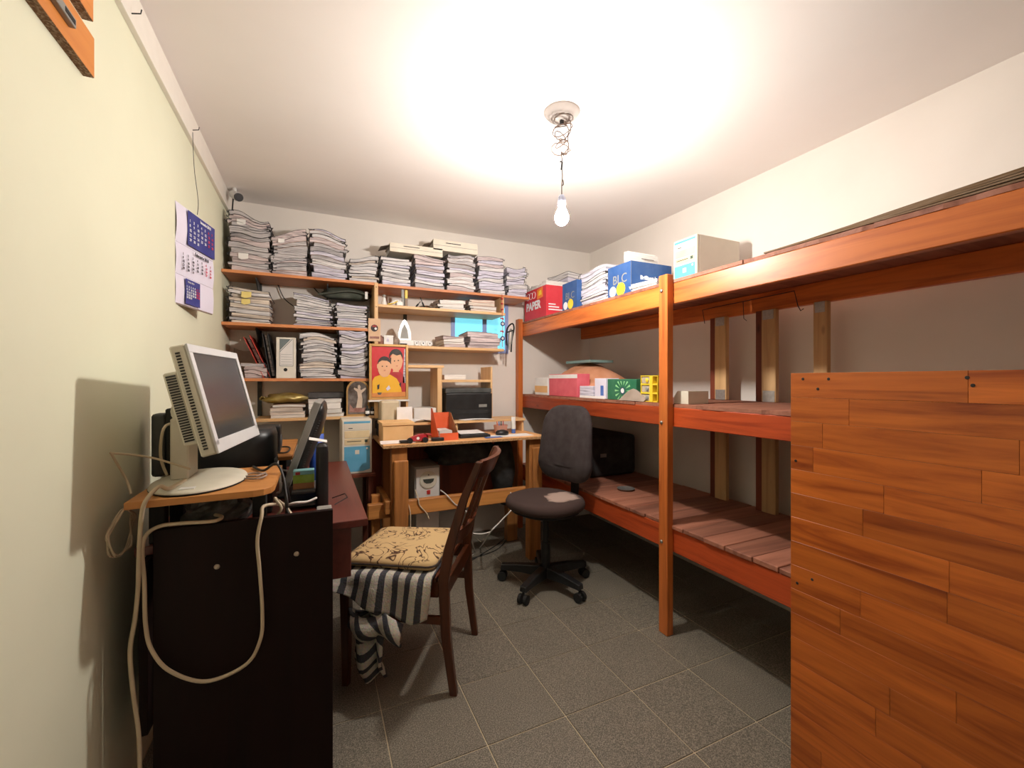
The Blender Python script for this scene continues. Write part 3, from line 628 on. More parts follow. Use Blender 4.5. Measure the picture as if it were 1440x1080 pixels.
# ------------------------------------------------------------------ tower computers
plain('pc_blue', (96, 170, 206), 0.45, var=0.04); plain('pc_beige', (220, 212, 196), 0.5, var=0.03); plain('pc_tan', (226, 204, 160), 0.5)
plain('button_green', (60, 80, 70), 0.4)
def tower(label, corner, fdir, sdir, Wd, Ht, Dp, pad=0.012):
    """corner: lower front corner; fdir: outward normal of the front; sdir: along the front"""
    corner, f, s = Vector(corner), Vector(fdir).normalized(), Vector(sdir).normalized(); up = Vector((0, 0, 1))
    t = thing('computer_tower', label, 'computer', corner + s * Wd / 2 - f * Dp / 2)
    c = corner + s * Wd / 2 - f * (Dp / 2 + .01)
    MB().obox(c + up * (Ht / 2), s * (Wd / 2), f * (Dp / 2 - .01), up * (Ht / 2 - .0)).build('case', 'pc_beige', t, 0.003)
    fc = corner + s * Wd / 2 - f * 0.0098
    MB().obox(fc + up * Ht / 2, s * (Wd / 2), f * .0098, up * (Ht / 2 - .001)).build('front_frame', 'pc_beige', t, 0.003)
    MB().obox(fc + up * Ht * .945, s * (Wd * .44), f * .0112, up * Ht * .02).build('top_strip', 'pc_blue', t, .001)
    for z0, z1 in ((.80, .92), (.66, .79)):
        b_ = MB().obox(fc + up * Ht * (z0 + z1) / 2, s * (Wd * .42), f * .0115, up * Ht * (z1 - z0) / 2).build('drive_bay', 'pc_beige' if z0 > .7 else 'pc_tan', t, .001)
        if z0 > .7: MB().obox(fc + up * Ht * .84 - s * Wd * .22 + f * .0118, s * .012, f * .001, up * .002).build('drive_button', 'black_plastic', b_)
    fb = MB().obox(fc + up * Ht * .59, s * (Wd * .42), f * .0115, up * Ht * .055).build('floppy_bay', 'pc_tan', t, .001)
    MB().obox(fc + up * Ht * .60 - s * Wd * .1 + f * .0118, s * Wd * .24, f * .0006, up * .002).build('floppy_slot', 'vent_dark', fb)
    MB().obox(fc + up * Ht * .60 + s * Wd * .30 + f * .0115, s * .008, f * .002, up * .008).build('power_button', 'button_green', t, .001)
    MB().prism([(-Wd * .43, .505 * Ht), (Wd * .43, .505 * Ht), (Wd * .43, .08 * Ht), (Wd * .2, .045 * Ht), (-Wd * .2, .045 * Ht), (-Wd * .43, .08 * Ht)], lambda p, q, h: fc + s * p + up * q + f * h, .0, .0118).build('lower_panel', 'pc_blue', t)
    MB().obox(fc + up * Ht * .40 + f * .0122, s * .012, f * .0008, up * .012).build('badge', 'pc_beige', t)
    MB().lathe([(.001, .003), (.005, .002), (.006, 0)], n=12).build('reset_button', 'white_plastic', t, local=True); o = col.objects[-1]
    o.rotation_euler = f.to_track_quat('Z', 'Y').to_euler(); o.location = fc + up * Ht * .46 + s * Wd * .33 + f * .0118 - Vector(t['_base'])
    return t
p = P(481, 668, Y=2.72)
st = thing('low_stand', 'low dark wooden stand beneath the desk-side computer tower', 'stand', (p.x + .1, 2.88, 0))
zs = p.z - .001
B('stand_top', (p.x - .02, 2.70, zs - .02), (0.325, 3.08, zs), 'dark_post', st, .002)
for xx, yy in ((p.x - .01, 2.71), (0.285, 2.71), (p.x - .01, 3.04), (0.285, 3.04)): B('leg', (xx, yy, 0), (xx + .03, yy + .03, zs - .0205), 'dark_post', st, .002)
x1_ = XA(523, 2.72)
tower('beige and blue computer tower standing beside the workbench below the wall shelves', (p.x, 2.72, zs + .0005), (0, -1, 0), (1, 0, 0), x1_ - p.x, P(500, 590, Y=2.72).z - zs, 0.34)
DKZ = Z1b + .0165
tower('beige and blue computer tower on the upper rack deck', (1.80, YA(947, 1.80), DKZ), (-1, 0, 0), (0, -1, 0), YA(947, 1.8) - YA(980, 1.8), P(980, 328, X=1.80).z - DKZ, 0.325)
# white tower under the bench
ux0, ux1 = XA(583, 2.70), XA(619, 2.70); uz = P(600, 656, Y=2.70).z
up_ = thing('power_unit', 'white power backup unit with round display under the workbench', 'power supply', ((ux0 + ux1) / 2, 2.85, 0))
plain('ups_grey', (150, 148, 142), 0.5); plain('ups_white', (226, 224, 220), 0.4); plain('red_button', (196, 44, 40), 0.4); plain('display_dark', (60, 66, 58), 0.2)
B('case', (ux0, 2.705, 0.0), (ux1, 3.05, uz), 'ups_grey', up_, .006, seg=2)
B('front_panel', (ux0 + .008, 2.696, 0.03), (ux1 - .008, 2.7048, uz - .012), 'ups_white', up_, .003)
dm = MB().lathe([(.056, 0), (.056, .004), (.05, .006), (.001, .006)], n=28).build('display_ring', 'beige_plastic', up_, local=True); dm.rotation_euler = (math.pi / 2, 0, 0); dm.location = Vector(((ux0 + ux1) / 2 + .004, 2.6955, uz - .085)) - Vector(up_['_base'])
xc = (ux0 + ux1) / 2 + .004
MB().prism([(-.036, 0), (.036, 0), (.03, -.018), (.014, -.028), (-.014, -.028), (-.03, -.018)], lambda a_, b_, h: (xc + a_, 2.6892 + h, uz - .078 + b_), -.002, 0).build('display', 'display_dark', up_)
MB().lathe([(.004, 0), (.004, .002)], n=8).build('indicator', 'black_plastic', up_, local=True); o = col.objects[-1]; o.rotation_euler = (math.pi / 2, 0, 0); o.location = Vector((xc, 2.689, uz - .052)) - Vector(up_['_base'])
B('rocker_switch', (xc - .01, 2.690, uz - .175), (xc + .012, 2.6955, uz - .15), 'red_button', up_, .001)
# ------------------------------------------------------------------ stacks of paper files
paper('page_white', (232, 228, 228), (150, 146, 150)); paper('page_grey', (206, 200, 202), (110, 106, 108)); paper('page_cream', (232, 218, 204), (150, 134, 124))
paper('page_pink', (222, 206, 206), (136, 120, 122)); paper('page_lilac', (222, 218, 232), (140, 134, 152)); paper('page_clean', (238, 234, 228), (190, 184, 180), 500)
plain('cover_grey', (120, 116, 116), 0.8); plain('cover_dark', (64, 60, 60), 0.8); plain('cover_white', (228, 224, 222), 0.8); plain('cover_brown', (168, 134, 110), 0.85)
plain('cover_salmon', (222, 160, 138), 0.85); plain('string_dark', (36, 34, 36), 0.9); plain('note_yellow', (236, 214, 130), 0.8); plain('note_white', (240, 238, 236), 0.8)
ORD = 'first second third fourth fifth sixth seventh eighth ninth tenth eleventh twelfth thirteenth fourteenth fifteenth'.split()
def stack(label, group, x0, x1, yf, dep, z0, ztop, n, pages, covers, slope=0.0, wob=1.0, tie='both', seed=0, notes=()):
    rs = random.Random(seed * 13 + 5); w = x1 - x0; xc = (x0 + x1) / 2; yc = yf + dep / 2
    Hh = ztop - z0; ths = [rs.uniform(0.6, 1.4) for _ in range(n)]; s_ = sum(ths); ths = [t * Hh / s_ for t in ths]
    prm = []
    acc = slope
    for k in range(n):
        a = rs.uniform(-.45, .45) * wob; a = a - 0.35 * acc; acc += a * 0.5
        prm.append((a, rs.uniform(-.25, .25) * wob, rs.uniform(0, 6), rs.uniform(-.2, .2)))
    def surf(k, x, y):     # top of the k-th file
        z = z0 + 0.0006
        p = max(-1.2, min(1.2, (x - xc) / w * 2)); q = max(-1.2, min(1.2, (y - yc) / dep * 2))
        for t, (a, b_, ph, c_) in zip(ths[:k + 1], prm[:k + 1]):
            z += t * max(0.3, 1 + a * p + b_ * math.cos(2.4 * p + ph) + c_ * q)
        return z
    for k in range(n):
        ww = w * rs.uniform(.93, 1.0); ox = rs.uniform(-.012, .012); oy = rs.uniform(-.002, .014); rot = rs.uniform(-.03, .03)
        cx, cy = xc + ox, yc + oy; nx, ny = 9, 3; dd = dep * rs.uniform(.94, 1.0)
        def pt(i, j, g=0.0):
            lx, ly = (i / nx - .5) * (ww + 2 * g), (j / ny - .5) * (dd + 2 * g)
            return cx + lx - ly * rot, cy + ly + lx * rot
        m = MB(); W = ny + 1; top = []; bot = []
        for i in range(nx + 1):
            for j in range(ny + 1):
                x, y = pt(i, j); e = (0.0015 if i in (0, nx) else 0) * rs.uniform(-1, 1)
                top.append((x + e, y + rs.uniform(-.001, .001), surf(k, x, y) - .0024)); bot.append((x - e, y + rs.uniform(-.001, .001), surf(k - 1, x, y) + .0003))
        idx = lambda i, j: i * W + j
        fs = []; nT = len(top)
        for i in range(nx):
            for j in range(ny):
                q = (idx(i, j), idx(i + 1, j), idx(i + 1, j + 1), idx(i, j + 1)); fs.append(q); fs.append(tuple(t + nT for t in q[::-1]))
        rim = [idx(i, 0) for i in range(nx + 1)] + [idx(nx, j) for j in range(1, ny + 1)] + [idx(i, ny) for i in range(nx - 1, -1, -1)] + [idx(0, j) for j in range(ny - 1, 0, -1)]
        for a, b_ in zip(rim, rim[1:] + rim[:1]): fs.append((b_, a, a + nT, b_ + nT))
        m.add(top + bot, fs)
        o = m.build('paper_file', rs.choice(pages), None); tag(o, label + ', ' + ('topmost' if k == n - 1 else 'lowest file' if k == 0 else ORD[n - 1 - k] + ' from top'), 'paper file', group)
        cm = MB().sheet(lambda i, j: (*pt(i * nx, j * ny, .003), surf(k, *pt(i * nx, j * ny, .003)) - .0006), nx, ny, (0, 0, .0013))
        cm.build('cover', rs.choice(covers), o)
        if tie:
            sd = rs.choice((-1, 1)) if tie == 'both' else (-1 if tie == 'left' else 1)
            x, y = pt(nx if sd > 0 else 0, 0); zz = surf(k, x, y); zb = surf(k - 1, x, y)
            MB().tube([(x - sd * .02, y - .003, zz - .0005), (x + sd * .004, y - .002, zz - .001), (x + sd * .008, y + .01, (zz + zb) / 2), (x + sd * .003, y + .012, zb + .001)], 0.0022, 5).tube([(x + sd * .005, y, (zz + zb) / 2), (x + sd * .014, y - .006, (zz + zb) / 2 + .004), (x + sd * .010, y - .008, zb + .002)], 0.002, 5).build('string_tie', 'string_dark', o)
        for kk, px, sz, mt in notes:
            if kk == k:
                xx = x0 + px * w; zt_ = surf(k, xx, yf)
                MB().sheet(lambda i, j: (xx + (i - .5) * sz, cy - dd / 2 - .004 - .004 * j, zt_ - .003 - (sz * .8) * j * (1 - .4 * abs(i - .4))), 3, 3, (0, .0008, 0)).build('label_slip', mt, o)
    return z0 + Hh
GP = ['page_grey', 'page_grey', 'page_pink']; WP = ['page_white', 'page_lilac', 'page_white']; MPp = ['page_white', 'page_grey', 'page_pink', 'page_lilac']; CP = ['page_clean', 'page_cream']
DC = ['cover_dark', 'cover_grey', 'cover_dark']; LC = ['cover_grey', 'cover_white', 'cover_brown', 'cover_dark']
def shelf_stack(label, u0, u1, z0, vtop, n, pages, covers, dep=0.22, **kw):
    yf = SF + .006; x0, x1 = XA(u0, yf) + .008, XA(u1, yf) - .008
    zt = P((u0 + u1) / 2, vtop, Y=yf).z
    stack(label, label.split(' in the ')[-1] if ' in the ' in label else label, x0, x1, yf, dep, z0, zt, n, pages, covers, seed=int(u0), **kw)
    return x0, x1, zt
T1 = shelf_stack('grey paper file in the top shelf stack beside the calendar wall', 319, 381, L1, 305, 14, GP, DC, notes=((3, .35, .05, 'note_white'), (11, .3, .045, 'note_white')))
T2 = shelf_stack('greyish paper file in the second top shelf stack from the calendar wall', 381, 434, L1, 328, 12, ['page_pink', 'page_grey'], LC, slope=-.3, notes=((10, .25, .035, 'note_white'),))
T3 = shelf_stack('pale paper file in the third top shelf stack from the calendar wall', 435, 488, L1, 328, 13, MPp, LC)
T4 = shelf_stack('cream paper file in the fourth top shelf stack from the calendar wall', 490, 533, L1, 362, 8, ['page_cream', 'page_white'], DC, slope=-.3, wob=.5)
T5 = shelf_stack('white paper file in the fifth top shelf stack from the calendar wall', 536, 580, R1, 364, 9, WP, DC, wob=.6)
T6 = shelf_stack('white paper file in the sixth top shelf stack from the calendar wall', 583, 627, R1, 362, 10, MPp, DC, slope=.3)
T7 = shelf_stack('white paper file in the seventh top shelf stack under a lying binder', 629, 670, R1, 358, 11, MPp, LC)
T8 = shelf_stack('pinkish paper file in the eighth top shelf stack from the calendar wall', 672, 711, R1, 362, 10, ['page_pink', 'page_white', 'page_lilac'], DC, slope=-.3)
T9 = shelf_stack('lilac paper file in the top shelf stack beside the red paper box', 713, 742, R1, 379, 8, ['page_lilac', 'page_white'], DC, dep=.2)
shelf_stack('white paper file in the second shelf stack with yellow slips', 321, 383, L2, 407, 10, ['page_white', 'page_cream'], DC, wob=.5, tie='left', notes=((8, .4, .05, 'note_yellow'), (6, .38, .045, 'note_yellow')))
shelf_stack('white paper file in the fanned middle stack on the second shelf', 412, 468, L2, 415, 13, WP, DC, slope=.5, wob=.4, tie='right')
shelf_stack('white paper file in the second shelf stack under the green bag', 470, 518, L2, 428, 10, WP, DC, wob=.5)
shelf_stack('grey paper file in the low pile under the leaning red binder', 338, 376, L3, 512, 4, ['page_grey', 'page_pink'], LC)
shelf_stack('white paper file in the tall third shelf stack beside the white binder', 421, 474, L3, 470, 15, ['page_white', 'page_white', 'page_cream'], DC, tie='both')
shelf_stack('white paper file in the third shelf stack beside the picture frame', 476, 518, L3, 468, 14, ['page_white', 'page_lilac', 'page_grey'], DC)
shelf_stack('white paper bundle in the lowest shelf pile under the gold package', 377, 430, L4, 569, 4, CP, ['cover_white', 'cover_brown'], tie=None, wob=.2)
shelf_stack('white paper ream in the lowest shelf pile beside the arched picture', 432, 484, L4, 561, 4, ['page_clean'], ['cover_white'], tie=None, wob=.15)
shelf_stack('cream paper file in the small pile above the blue window', 616, 656, R2, 420, 3, CP, ['cover_white', 'cover_brown'], wob=.4, tie='left')
shelf_stack('orange edged paper file in the small pile beside the hanging eye charms', 659, 699, R2, 423, 4, ['page_cream', 'page_clean'], ['cover_salmon', 'cover_brown'], wob=.6, tie='left')
shelf_stack('loose pinkish paper in the messy low pile beside the power strip', 622, 655, R3, 472, 4, ['page_pink', 'page_clean'], ['cover_brown', 'cover_white'], wob=.8, tie=None)
shelf_stack('pinkish paper file in the pile with dark top below the blue window', 658, 704, R3, 468, 4, ['page_pink'], ['cover_dark', 'cover_grey'], wob=.5, tie=None)
# piles on the upper rack deck
def rack_stack(label, u0, u1, z0, ztop, n, pages, covers, X=1.545, dep=.21, **kw):
    # runs along Y: build along x then swap axes through a turned copy
    before = set(bpy.data.objects)
    y1, y0 = YA(u0, X) - .004, YA(u1, X) + .004
    stack(label, label.split(' in the ')[-1], y0, y1, X, dep, z0, ztop, n, pages, covers, seed=int(u0), **kw)
    for o in bpy.data.objects:
        if o not in before:
            me = o.data
            for v in me.vertices: v.co.x, v.co.y = v.co.y, v.co.x
            me.flip_normals()
            if o.parent is None: o.location.x, o.location.y = o.location.y, o.location.x
rack_stack('white paper file in the rack top pile between the blue boxes', 814, 852, DKZ, P(833, 378, X=1.56).z, 11, ['page_white', 'page_lilac'], ['cover_grey', 'cover_dark', 'cover_white'], wob=.5, X=1.56)
rack_stack('folded white paper in the pile lying before the large blue box', 884, 924, DKZ, P(905, 396, X=1.545).z, 4, ['page_clean', 'page_lilac'], ['cover_white'], X=1.535, dep=.2, wob=.6, tie=None)
rack_stack('curled paper file in the rack top pile behind the red paper box', 757, 800, DKZ, P(775, 391, X=1.80).z, 6, ['page_lilac', 'page_white'], ['cover_dark', 'cover_grey'], X=1.80, dep=.24, wob=.8)
# ------------------------------------------------------------------ smaller things: helpers
def ring(c, r1, r0, n=20):   # flat annulus profile points (2d)
    return [(c[0] + r1 * math.cos(2 * math.pi * k / n), c[1] + r1 * math.sin(2 * math.pi * k / n)) for k in range(n)]
def decal(name, poly, o, right, up, mat, parent, th=0.0006):
    o, right, up = Vector(o), Vector(right).normalized(), Vector(up).normalized(); nr = right.cross(up)
    return MB().prism(poly, lambda p, q, h: o + right * p + up * q + nr * h, 0.0001, th).build(name, mat, parent)
def blob(c, r, seed=1, amp=.12, nu=16, nv=12, fl=-0.6, fr=2.2):
    rs = random.Random(seed); ph = [(rs.uniform(1, fr), rs.uniform(1, fr), rs.uniform(0, 6)) for _ in range(6)]
    m = MB(); rings = []
    for i in range(nv + 1):
        t = -math.pi / 2 + math.pi * (i + .02) / (nv + .04); rg = []
        for k in range(nu):
            a = 2 * math.pi * k / nu; d = Vector((math.cos(t) * math.cos(a), math.cos(t) * math.sin(a), math.sin(t)))
            g = 1 + amp * sum(math.sin(p * 3 * d.x + q * 3 * d.y + s + 2 * d.z * p) for p, q, s in ph) / 2.4
            d = d * g; d.z = max(d.z, fl); rg.append((c[0] + r[0] * d.x, c[1] + r[1] * d.y, c[2] + r[2] * d.z))
        rings.append(rg)
    return m.loft(rings)
def cable(name, pts, r, mat, label, steps=8, n=7):
    return tag(MB().tube(pts, r, n, steps).build(name, mat, smooth=True), label, 'cable')
def zat(u, v, Y): return P(u, v, Y=Y).z
X3, Z3 = Vector((1, 0, 0)), Vector((0, 0, 1)); Y3 = Vector((0, 1, 0))

# ------------------------------------------------------------------ left wall: calendar, coat rail, camera
plain('calendar_blue', (48, 52, 132), 0.6, var=.04); plain('calendar_white', (226, 220, 236), 0.7, var=.02); plain('print_black', (40, 38, 44), 0.7); plain('print_red', (214, 60, 84), 0.7); plain('print_white', (236, 236, 240), 0.7); plain('card_brown', (150, 132, 118), 0.85)
cal = thing('paper_calendar', 'blue and white three month wall calendar hanging on a string', 'calendar', (-0.46, 2.2, 1.5))
ca, cb = Vector((-0.492, 2.05, 0)), Vector((-0.425, 2.35, 0)); cr = (cb - ca).normalized(); cn = cr.cross(Z3); CW = (cb - ca).length
MB().obox((ca + cb) / 2 + Z3 * 1.70 - cn * .0125, cr * CW / 2, Z3 * .20, cn * .002).build('backing_card', 'card_brown', cal)
def cpage(z1, z0, bow): return MB().sheet(lambda i, j: ca + cr * CW * i + Z3 * (z1 + (z0 - z1) * j) + cn * (bow * math.sin(math.pi * j) - .008), 2, 8, cn * .0012)
cpage(1.90, 1.745, .006).build('upper_page', 'calendar_white', cal); cpage(1.744, 1.62, .004).build('middle_page', 'calendar_white', cal); cpage(1.619, 1.505, .003).build('lower_page', 'calendar_white', cal)
def cat_(fx, z, e=.002): return ca + cr * CW * fx + Z3 * z + cn * e
def rect(x0, x1, y0, y1): return [(x0, y0), (x1, y0), (x1, y1), (x0, y1)]
decal('blue_block', rect(.075, CW - .003, 1.752, 1.893), cat_(0, 0, .0), cr, Z3, 'calendar_blue', cal)
decal('blue_block', rect(.06, .175, 1.51, 1.612), cat_(0, 0, -.001), cr, Z3, 'calendar_blue', cal)
lettering('Ianuarie 2018', .017, 'print_white', cal, cat_(.55, 1.872, .003), cr, Z3, bold=.0006)
lettering('Februarie 2018', .019, 'print_black', cal, cat_(.42, 1.722, .0015), cr, Z3, bold=.0005)
lettering('Martie 2018', .010, 'print_white', cal, cat_(.24, 1.597, .0015), cr, Z3)
def month(z0, dz, x0, dx, m1, m2, size, e):
    cols = [['%d' % d_ for d_ in range(k, 32, 7)] for k in range(1, 8)]
    for k, c_ in enumerate(cols):
        lettering('\n'.join(c_), size, m1 if k < 5 else m2, cal, ca + cr * (x0 + dx * k) + Z3 * z0 + cn * e, cr, Z3, name='dates', spacing=dz, bold=.0004)
month(1.848, 1.25, .083, .031, 'print_white', 'print_red', .0155, .003)
month(1.700, 1.05, .035, .037, 'print_black', 'print_red', .0135, .0015)
month(1.578, 1.0, .066, .0155, 'print_white', 'print_red', .011, .0005)
pn = P(271, 186, X=XL + .02)
cable('calendar_string', [pn, pn + Vector((.002, -.004, -.06)), pn + Vector((.004, .01, -.16)), (-.455, 2.19, 1.96), (-.46, 2.2, 1.902)], .0012, 'string_dark', 'thin twisted string holding up the wall calendar', 5, 5)
cr1 = thing('coat_rail', 'orange chipboard coat rail boards on the left wall near the ceiling', 'coat rack', (XL, 1.0, 1.9))
B('lower_board', (XL + .0005, 0.55, 1.918), (XL + .02, 1.335, 2.012), 'rack_orange', cr1, .001)
B('raw_edge', (XL + .0005, 0.55, 1.9165), (XL + .02, 1.333, 1.9178), 'chip_dark', cr1, 0)
B('upper_board', (XL + .0005, 0.55, 2.048), (XL + .02, 1.33, 2.135), 'rack_orange', cr1, .001)
B('raw_edge', (XL + .0005, 0.55, 2.0465), (XL + .02, 1.328, 2.0478), 'chip_dark', cr1, 0)
hr = B('hook_strip', (XL + .0205, 0.6, 1.952), (XL + .032, 1.22, 1.972), 'grey_plastic', cr1, .001)
for k in range(6): B('slot', (XL + .0321, 0.75 + .085 * k, 1.957), (XL + .0328, .79 + .085 * k, 1.967), 'matt_black', hr, 0)
o = MB().loft([[(XL + x_, 0.885 + p * g, 1.66 + q * g) for p, q in rbox(.16, .10, .03, 4)] for x_, g in ((.001, 1), (.03, 1), (.036, .93))]).build('handset', 'black_plastic', smooth=False); tag(o, 'black rounded plastic box mounted on the left wall below the coat rail', 'wall box')
tag(MB().sheet(lambda i, j: (XL + .006 + .01 * j, 0.90 + .11 * i, 1.87 - .05 * j * i), 2, 2, (.001, 0, 0)).build('paper_sheet', 'note_white'), 'small white paper corner on the left wall beside the coat rail', 'paper')
cc = thing('security_camera', 'small white security camera with black lens in the ceiling corner', 'camera', tuple(P(335, 278, Y=2.95)))
pc = P(335, 277, Y=2.95); fd = (Vector((0.6, 1.2, 1.3)) - pc).normalized()
MB().tube([pc - fd * .075, pc - fd * .07, pc, pc + fd * .002], [.022, .026], 18).build('housing', 'white_plastic', cc)
MB().tube([pc + fd * .0021, pc + fd * .012], .0235, 18).build('lens_ring', 'black_plastic', cc)
MB().tube([pc + fd * .0121, pc + fd * .014], .012, 14).build('lens', 'screen', cc)
MB().tube([pc - fd * .05 + Z3 * .02, pc - fd * .06 + Z3 * .06, Vector((XL + .05, 3.0, H - .001))], .01, 10, 3).build('mount', 'white_plastic', cc)
cable('camera_cable', [pc - fd * .07, Vector((XL + .04, 3.02, 2.16)), Vector((XL + .05, 3.08, 2.05)), Vector((XL + .10, 3.17, 2.02)), Vector((XL + .2, 3.19, 1.98))], .004, 'cable_black', 'black cable dropping from the security camera behind the files', 6)
for k, (u0, v0, u1, v1) in enumerate(((388, 397, 415, 432), (436, 402, 470, 418))):
    a_, b_ = P(u0, v0, Y=3.185), P(u1, v1, Y=3.17)
    cable('loose_cable', [a_ + Z3 * .02, (a_ + b_) / 2 - Z3 * .02 - X3 * .01, b_], .003, 'cable_black', ('black cable hanging on the wall between the yellow slips and the fanned stack', 'black looped cable on the wall above the fanned paper stack')[k])

# ------------------------------------------------------------------ wall shelf contents
plain('binder_white', (226, 220, 208), 0.6); plain('binder_label', (104, 116, 120), 0.6); plain('binder_red', (196, 58, 44), 0.5); plain('binder_black', (34, 34, 36), 0.6); plain('binder_cream', (232, 222, 204), 0.6)
for lab, (u0, u1), zb, hh, tilt in (('cream lever arch binder lying on the fifth and sixth top shelf stacks', (548, 622), max(T5[2], T6[2]) + .010, .058, 0), ('cream lever arch binder lying on the seventh top shelf stack', (609, 671), T7[2] + .010, .075, 0)):
    x0, x1 = XA(u0, SF + .01), XA(u1, SF + .01)
    t = thing('lever_arch_binder', lab, 'binder', ((x0 + x1) / 2, SF + .12, zb))
    B('back_cover', (x0, SF + .004, zb), (x1, SF + .24, zb + .003), 'binder_cream', t, .0005)
    B('front_cover', (x0, SF + .004, zb + hh - .003), (x1, SF + .24, zb + hh), 'binder_cream', t, .0005)
    B('spine', (x0, SF + .001, zb), (x1, SF + .0038, zb + hh), 'binder_cream', t, .0005)
    B('paper_block', (x0 + .012, SF + .02, zb + .004), (x1 - .012, SF + .23, zb + hh - .006), 'page_clean', t, 0)
    B('spine_mark', (x0 + .09, SF + .0003, zb + hh * .7), (x0 + .20, SF + .0009, zb + hh * .78), 'print_black', t, 0)
    B('spine_line', (x0 + .004, SF + .0003, zb + hh * .45), (x1 - .004, SF + .0009, zb + hh * .48), 'cover_grey', t, 0)
    MB().sheet(lambda i, j: (x0 - .055 + .06 * i, SF + .03 + .15 * j, zb + hh * .55 + .02 * i + .01 * j), 3, 2, (0, 0, .0015)).build('loose_flap', 'card_brown', t)
# upright white binder with label
x0, x1 = XA(388.5, SF + .005), XA(416, SF + .005); zt = P(402, 474.5, Y=SF + .005).z
t = thing('lever_arch_binder', 'white upright lever arch binder with grey striped label on the third shelf', 'binder', ((x0 + x1) / 2, SF + .14, L3))
B('spine', (x0, SF + .004, L3 + .0006), (x1, SF + .007, zt), 'binder_white', t, .001)
B('cover', (x0, SF + .0072, L3 + .0006), (x0 + .003, SF + .26, zt), 'binder_white', t, .0005); B('cover', (x1 - .003, SF + .0072, L3 + .0006), (x1, SF + .26, zt), 'binder_white', t, .0005)
B('paper_block', (x0 + .006, SF + .03, L3 + .004), (x1 - .01, SF + .25, zt - .012), 'page_clean', t, 0)
w_ = x1 - x0; h_ = zt - L3; oo = Vector((x0, SF + .004, L3))
decal('label_field', rect(w_ * .18, w_ * .86, h_ * .30, h_ * .96), oo, X3, Z3, 'cover_white', t)
decal('label_corner', [(w_ * .18, h_ * .96), (w_ * .74, h_ * .96), (w_ * .18, h_ * .68)], oo - Y3 * .0006, X3, Z3, 'binder_label', t)
decal('label_stripe', [(w_ * .80, h_ * .96), (w_ * .84, h_ * .96), (w_ * .18, h_ * .635), (w_ * .18, h_ * .655)], oo - Y3 * .0006, X3, Z3, 'binder_label', t)
for k in range(5): decal('label_line', rect(w_ * .24, w_ * .8, h_ * (.34 + .06 * k), h_ * (.345 + .06 * k)), oo - Y3 * .0006, X3, Z3, 'binder_label', t)
for a_ in (rect(w_ * .17, w_ * .19, h_ * .30, h_ * .96), rect(w_ * .85, w_ * .87, h_ * .30, h_ * .96), rect(w_ * .17, w_ * .87, h_ * .295, h_ * .305)): decal('label_border', a_, oo - Y3 * .0006, X3, Z3, 'binder_label', t)
decal('finger_hole', ring((w_ * .47, h_ * .21), .0105, 0), oo - Y3 * .0006, X3, Z3, 'matt_black', t)
# leaning red binder and black binder
for nm, mt, ub, lean, wd, lab in (('lever_arch_binder', 'binder_red', 380.5, .11, .032, 'red open binder leaning towards the white binder on the third shelf'), ('lever_arch_binder', 'binder_black', 388, .045, .028, 'black thin binder standing between the red and the white binder')):
    xb = XA(ub, SF + .02); hb = .275; t = thing(nm, lab, 'binder', (xb, SF + .14, L3))
    uu = Vector((-lean, 0, math.sqrt(hb * hb - lean * lean))).normalized(); ss = Vector((uu.z, 0, -uu.x))
    c_ = Vector((xb, SF + .14, L3 + .004)) + uu * hb / 2 - ss * wd / 2
    for s in (-1, 1): MB().obox(c_ + ss * s * wd / 2, ss * .0015, Y3 * .125, uu * hb / 2).build('cover', mt, t)
    MB().obox(c_ + Y3 * .124, ss * wd / 2, Y3 * .0015, uu * hb / 2).build('spine', mt, t)
    MB().obox(c_ + Y3 * .01, ss * wd * .22, Y3 * .1, uu * (hb / 2 - .012)).build('paper_block', 'page_grey', t)
    MB().tube([c_ + uu * .06 - Y3 * .05 - ss * wd * .4, c_ + uu * .06 - Y3 * .10, c_ + uu * .06 - Y3 * .05 + ss * wd * .4], .003, 6, 4).build('ring_clip', 'steel', t)
o = MB().sheet(lambda i, j: (XA(328, 3.15) + .17 * i, 3.12 + .05 * j + .01 * i, L3 + .002 + .19 * j * (1 - .1 * math.sin(4 * i))), 6, 3, (0, .003, 0)).build('cardboard_sheet', 'card_brown'); tag(o, 'brown cardboard sheet leaning on the wall behind the low paper pile', 'cardboard')
# dark green bag on the second shelf
plain('bag_green', (66, 70, 56), 0.8, var=.1, nscale=12); plain('gold_foil', (168, 142, 52), 0.3, 0.35, .2, 20, .6, bscale=22); plain('bag_black', (20, 20, 20), 0.7)
xg0, xg1 = XA(452, 3.05), XA(523, 3.05)
t = thing('green_bag', 'dark green fabric bag pushed behind the files on the second shelf', 'bag', ((xg0 + xg1) / 2, 3.08, L2 + .2))
blob(((xg0 + xg1) / 2, 3.09, L2 + .235), ((xg1 - xg0) / 2, .06, .05), 4, .08).build('bag_body', 'bag_green', t, smooth=True)
MB().tube([(xg0 - .02, 3.02, L2 + .215), ((xg0 + xg1) / 2, 3.015, L2 + .25), (xg1 - .05, 3.018, L2 + .24)], .006, 6, 5).build('strap', 'bag_green', t)
B('buckle', (xg1 - .05, 3.005, L2 + .205), (xg1 - .03, 3.012, L2 + .255), 'white_plastic', t, .002)
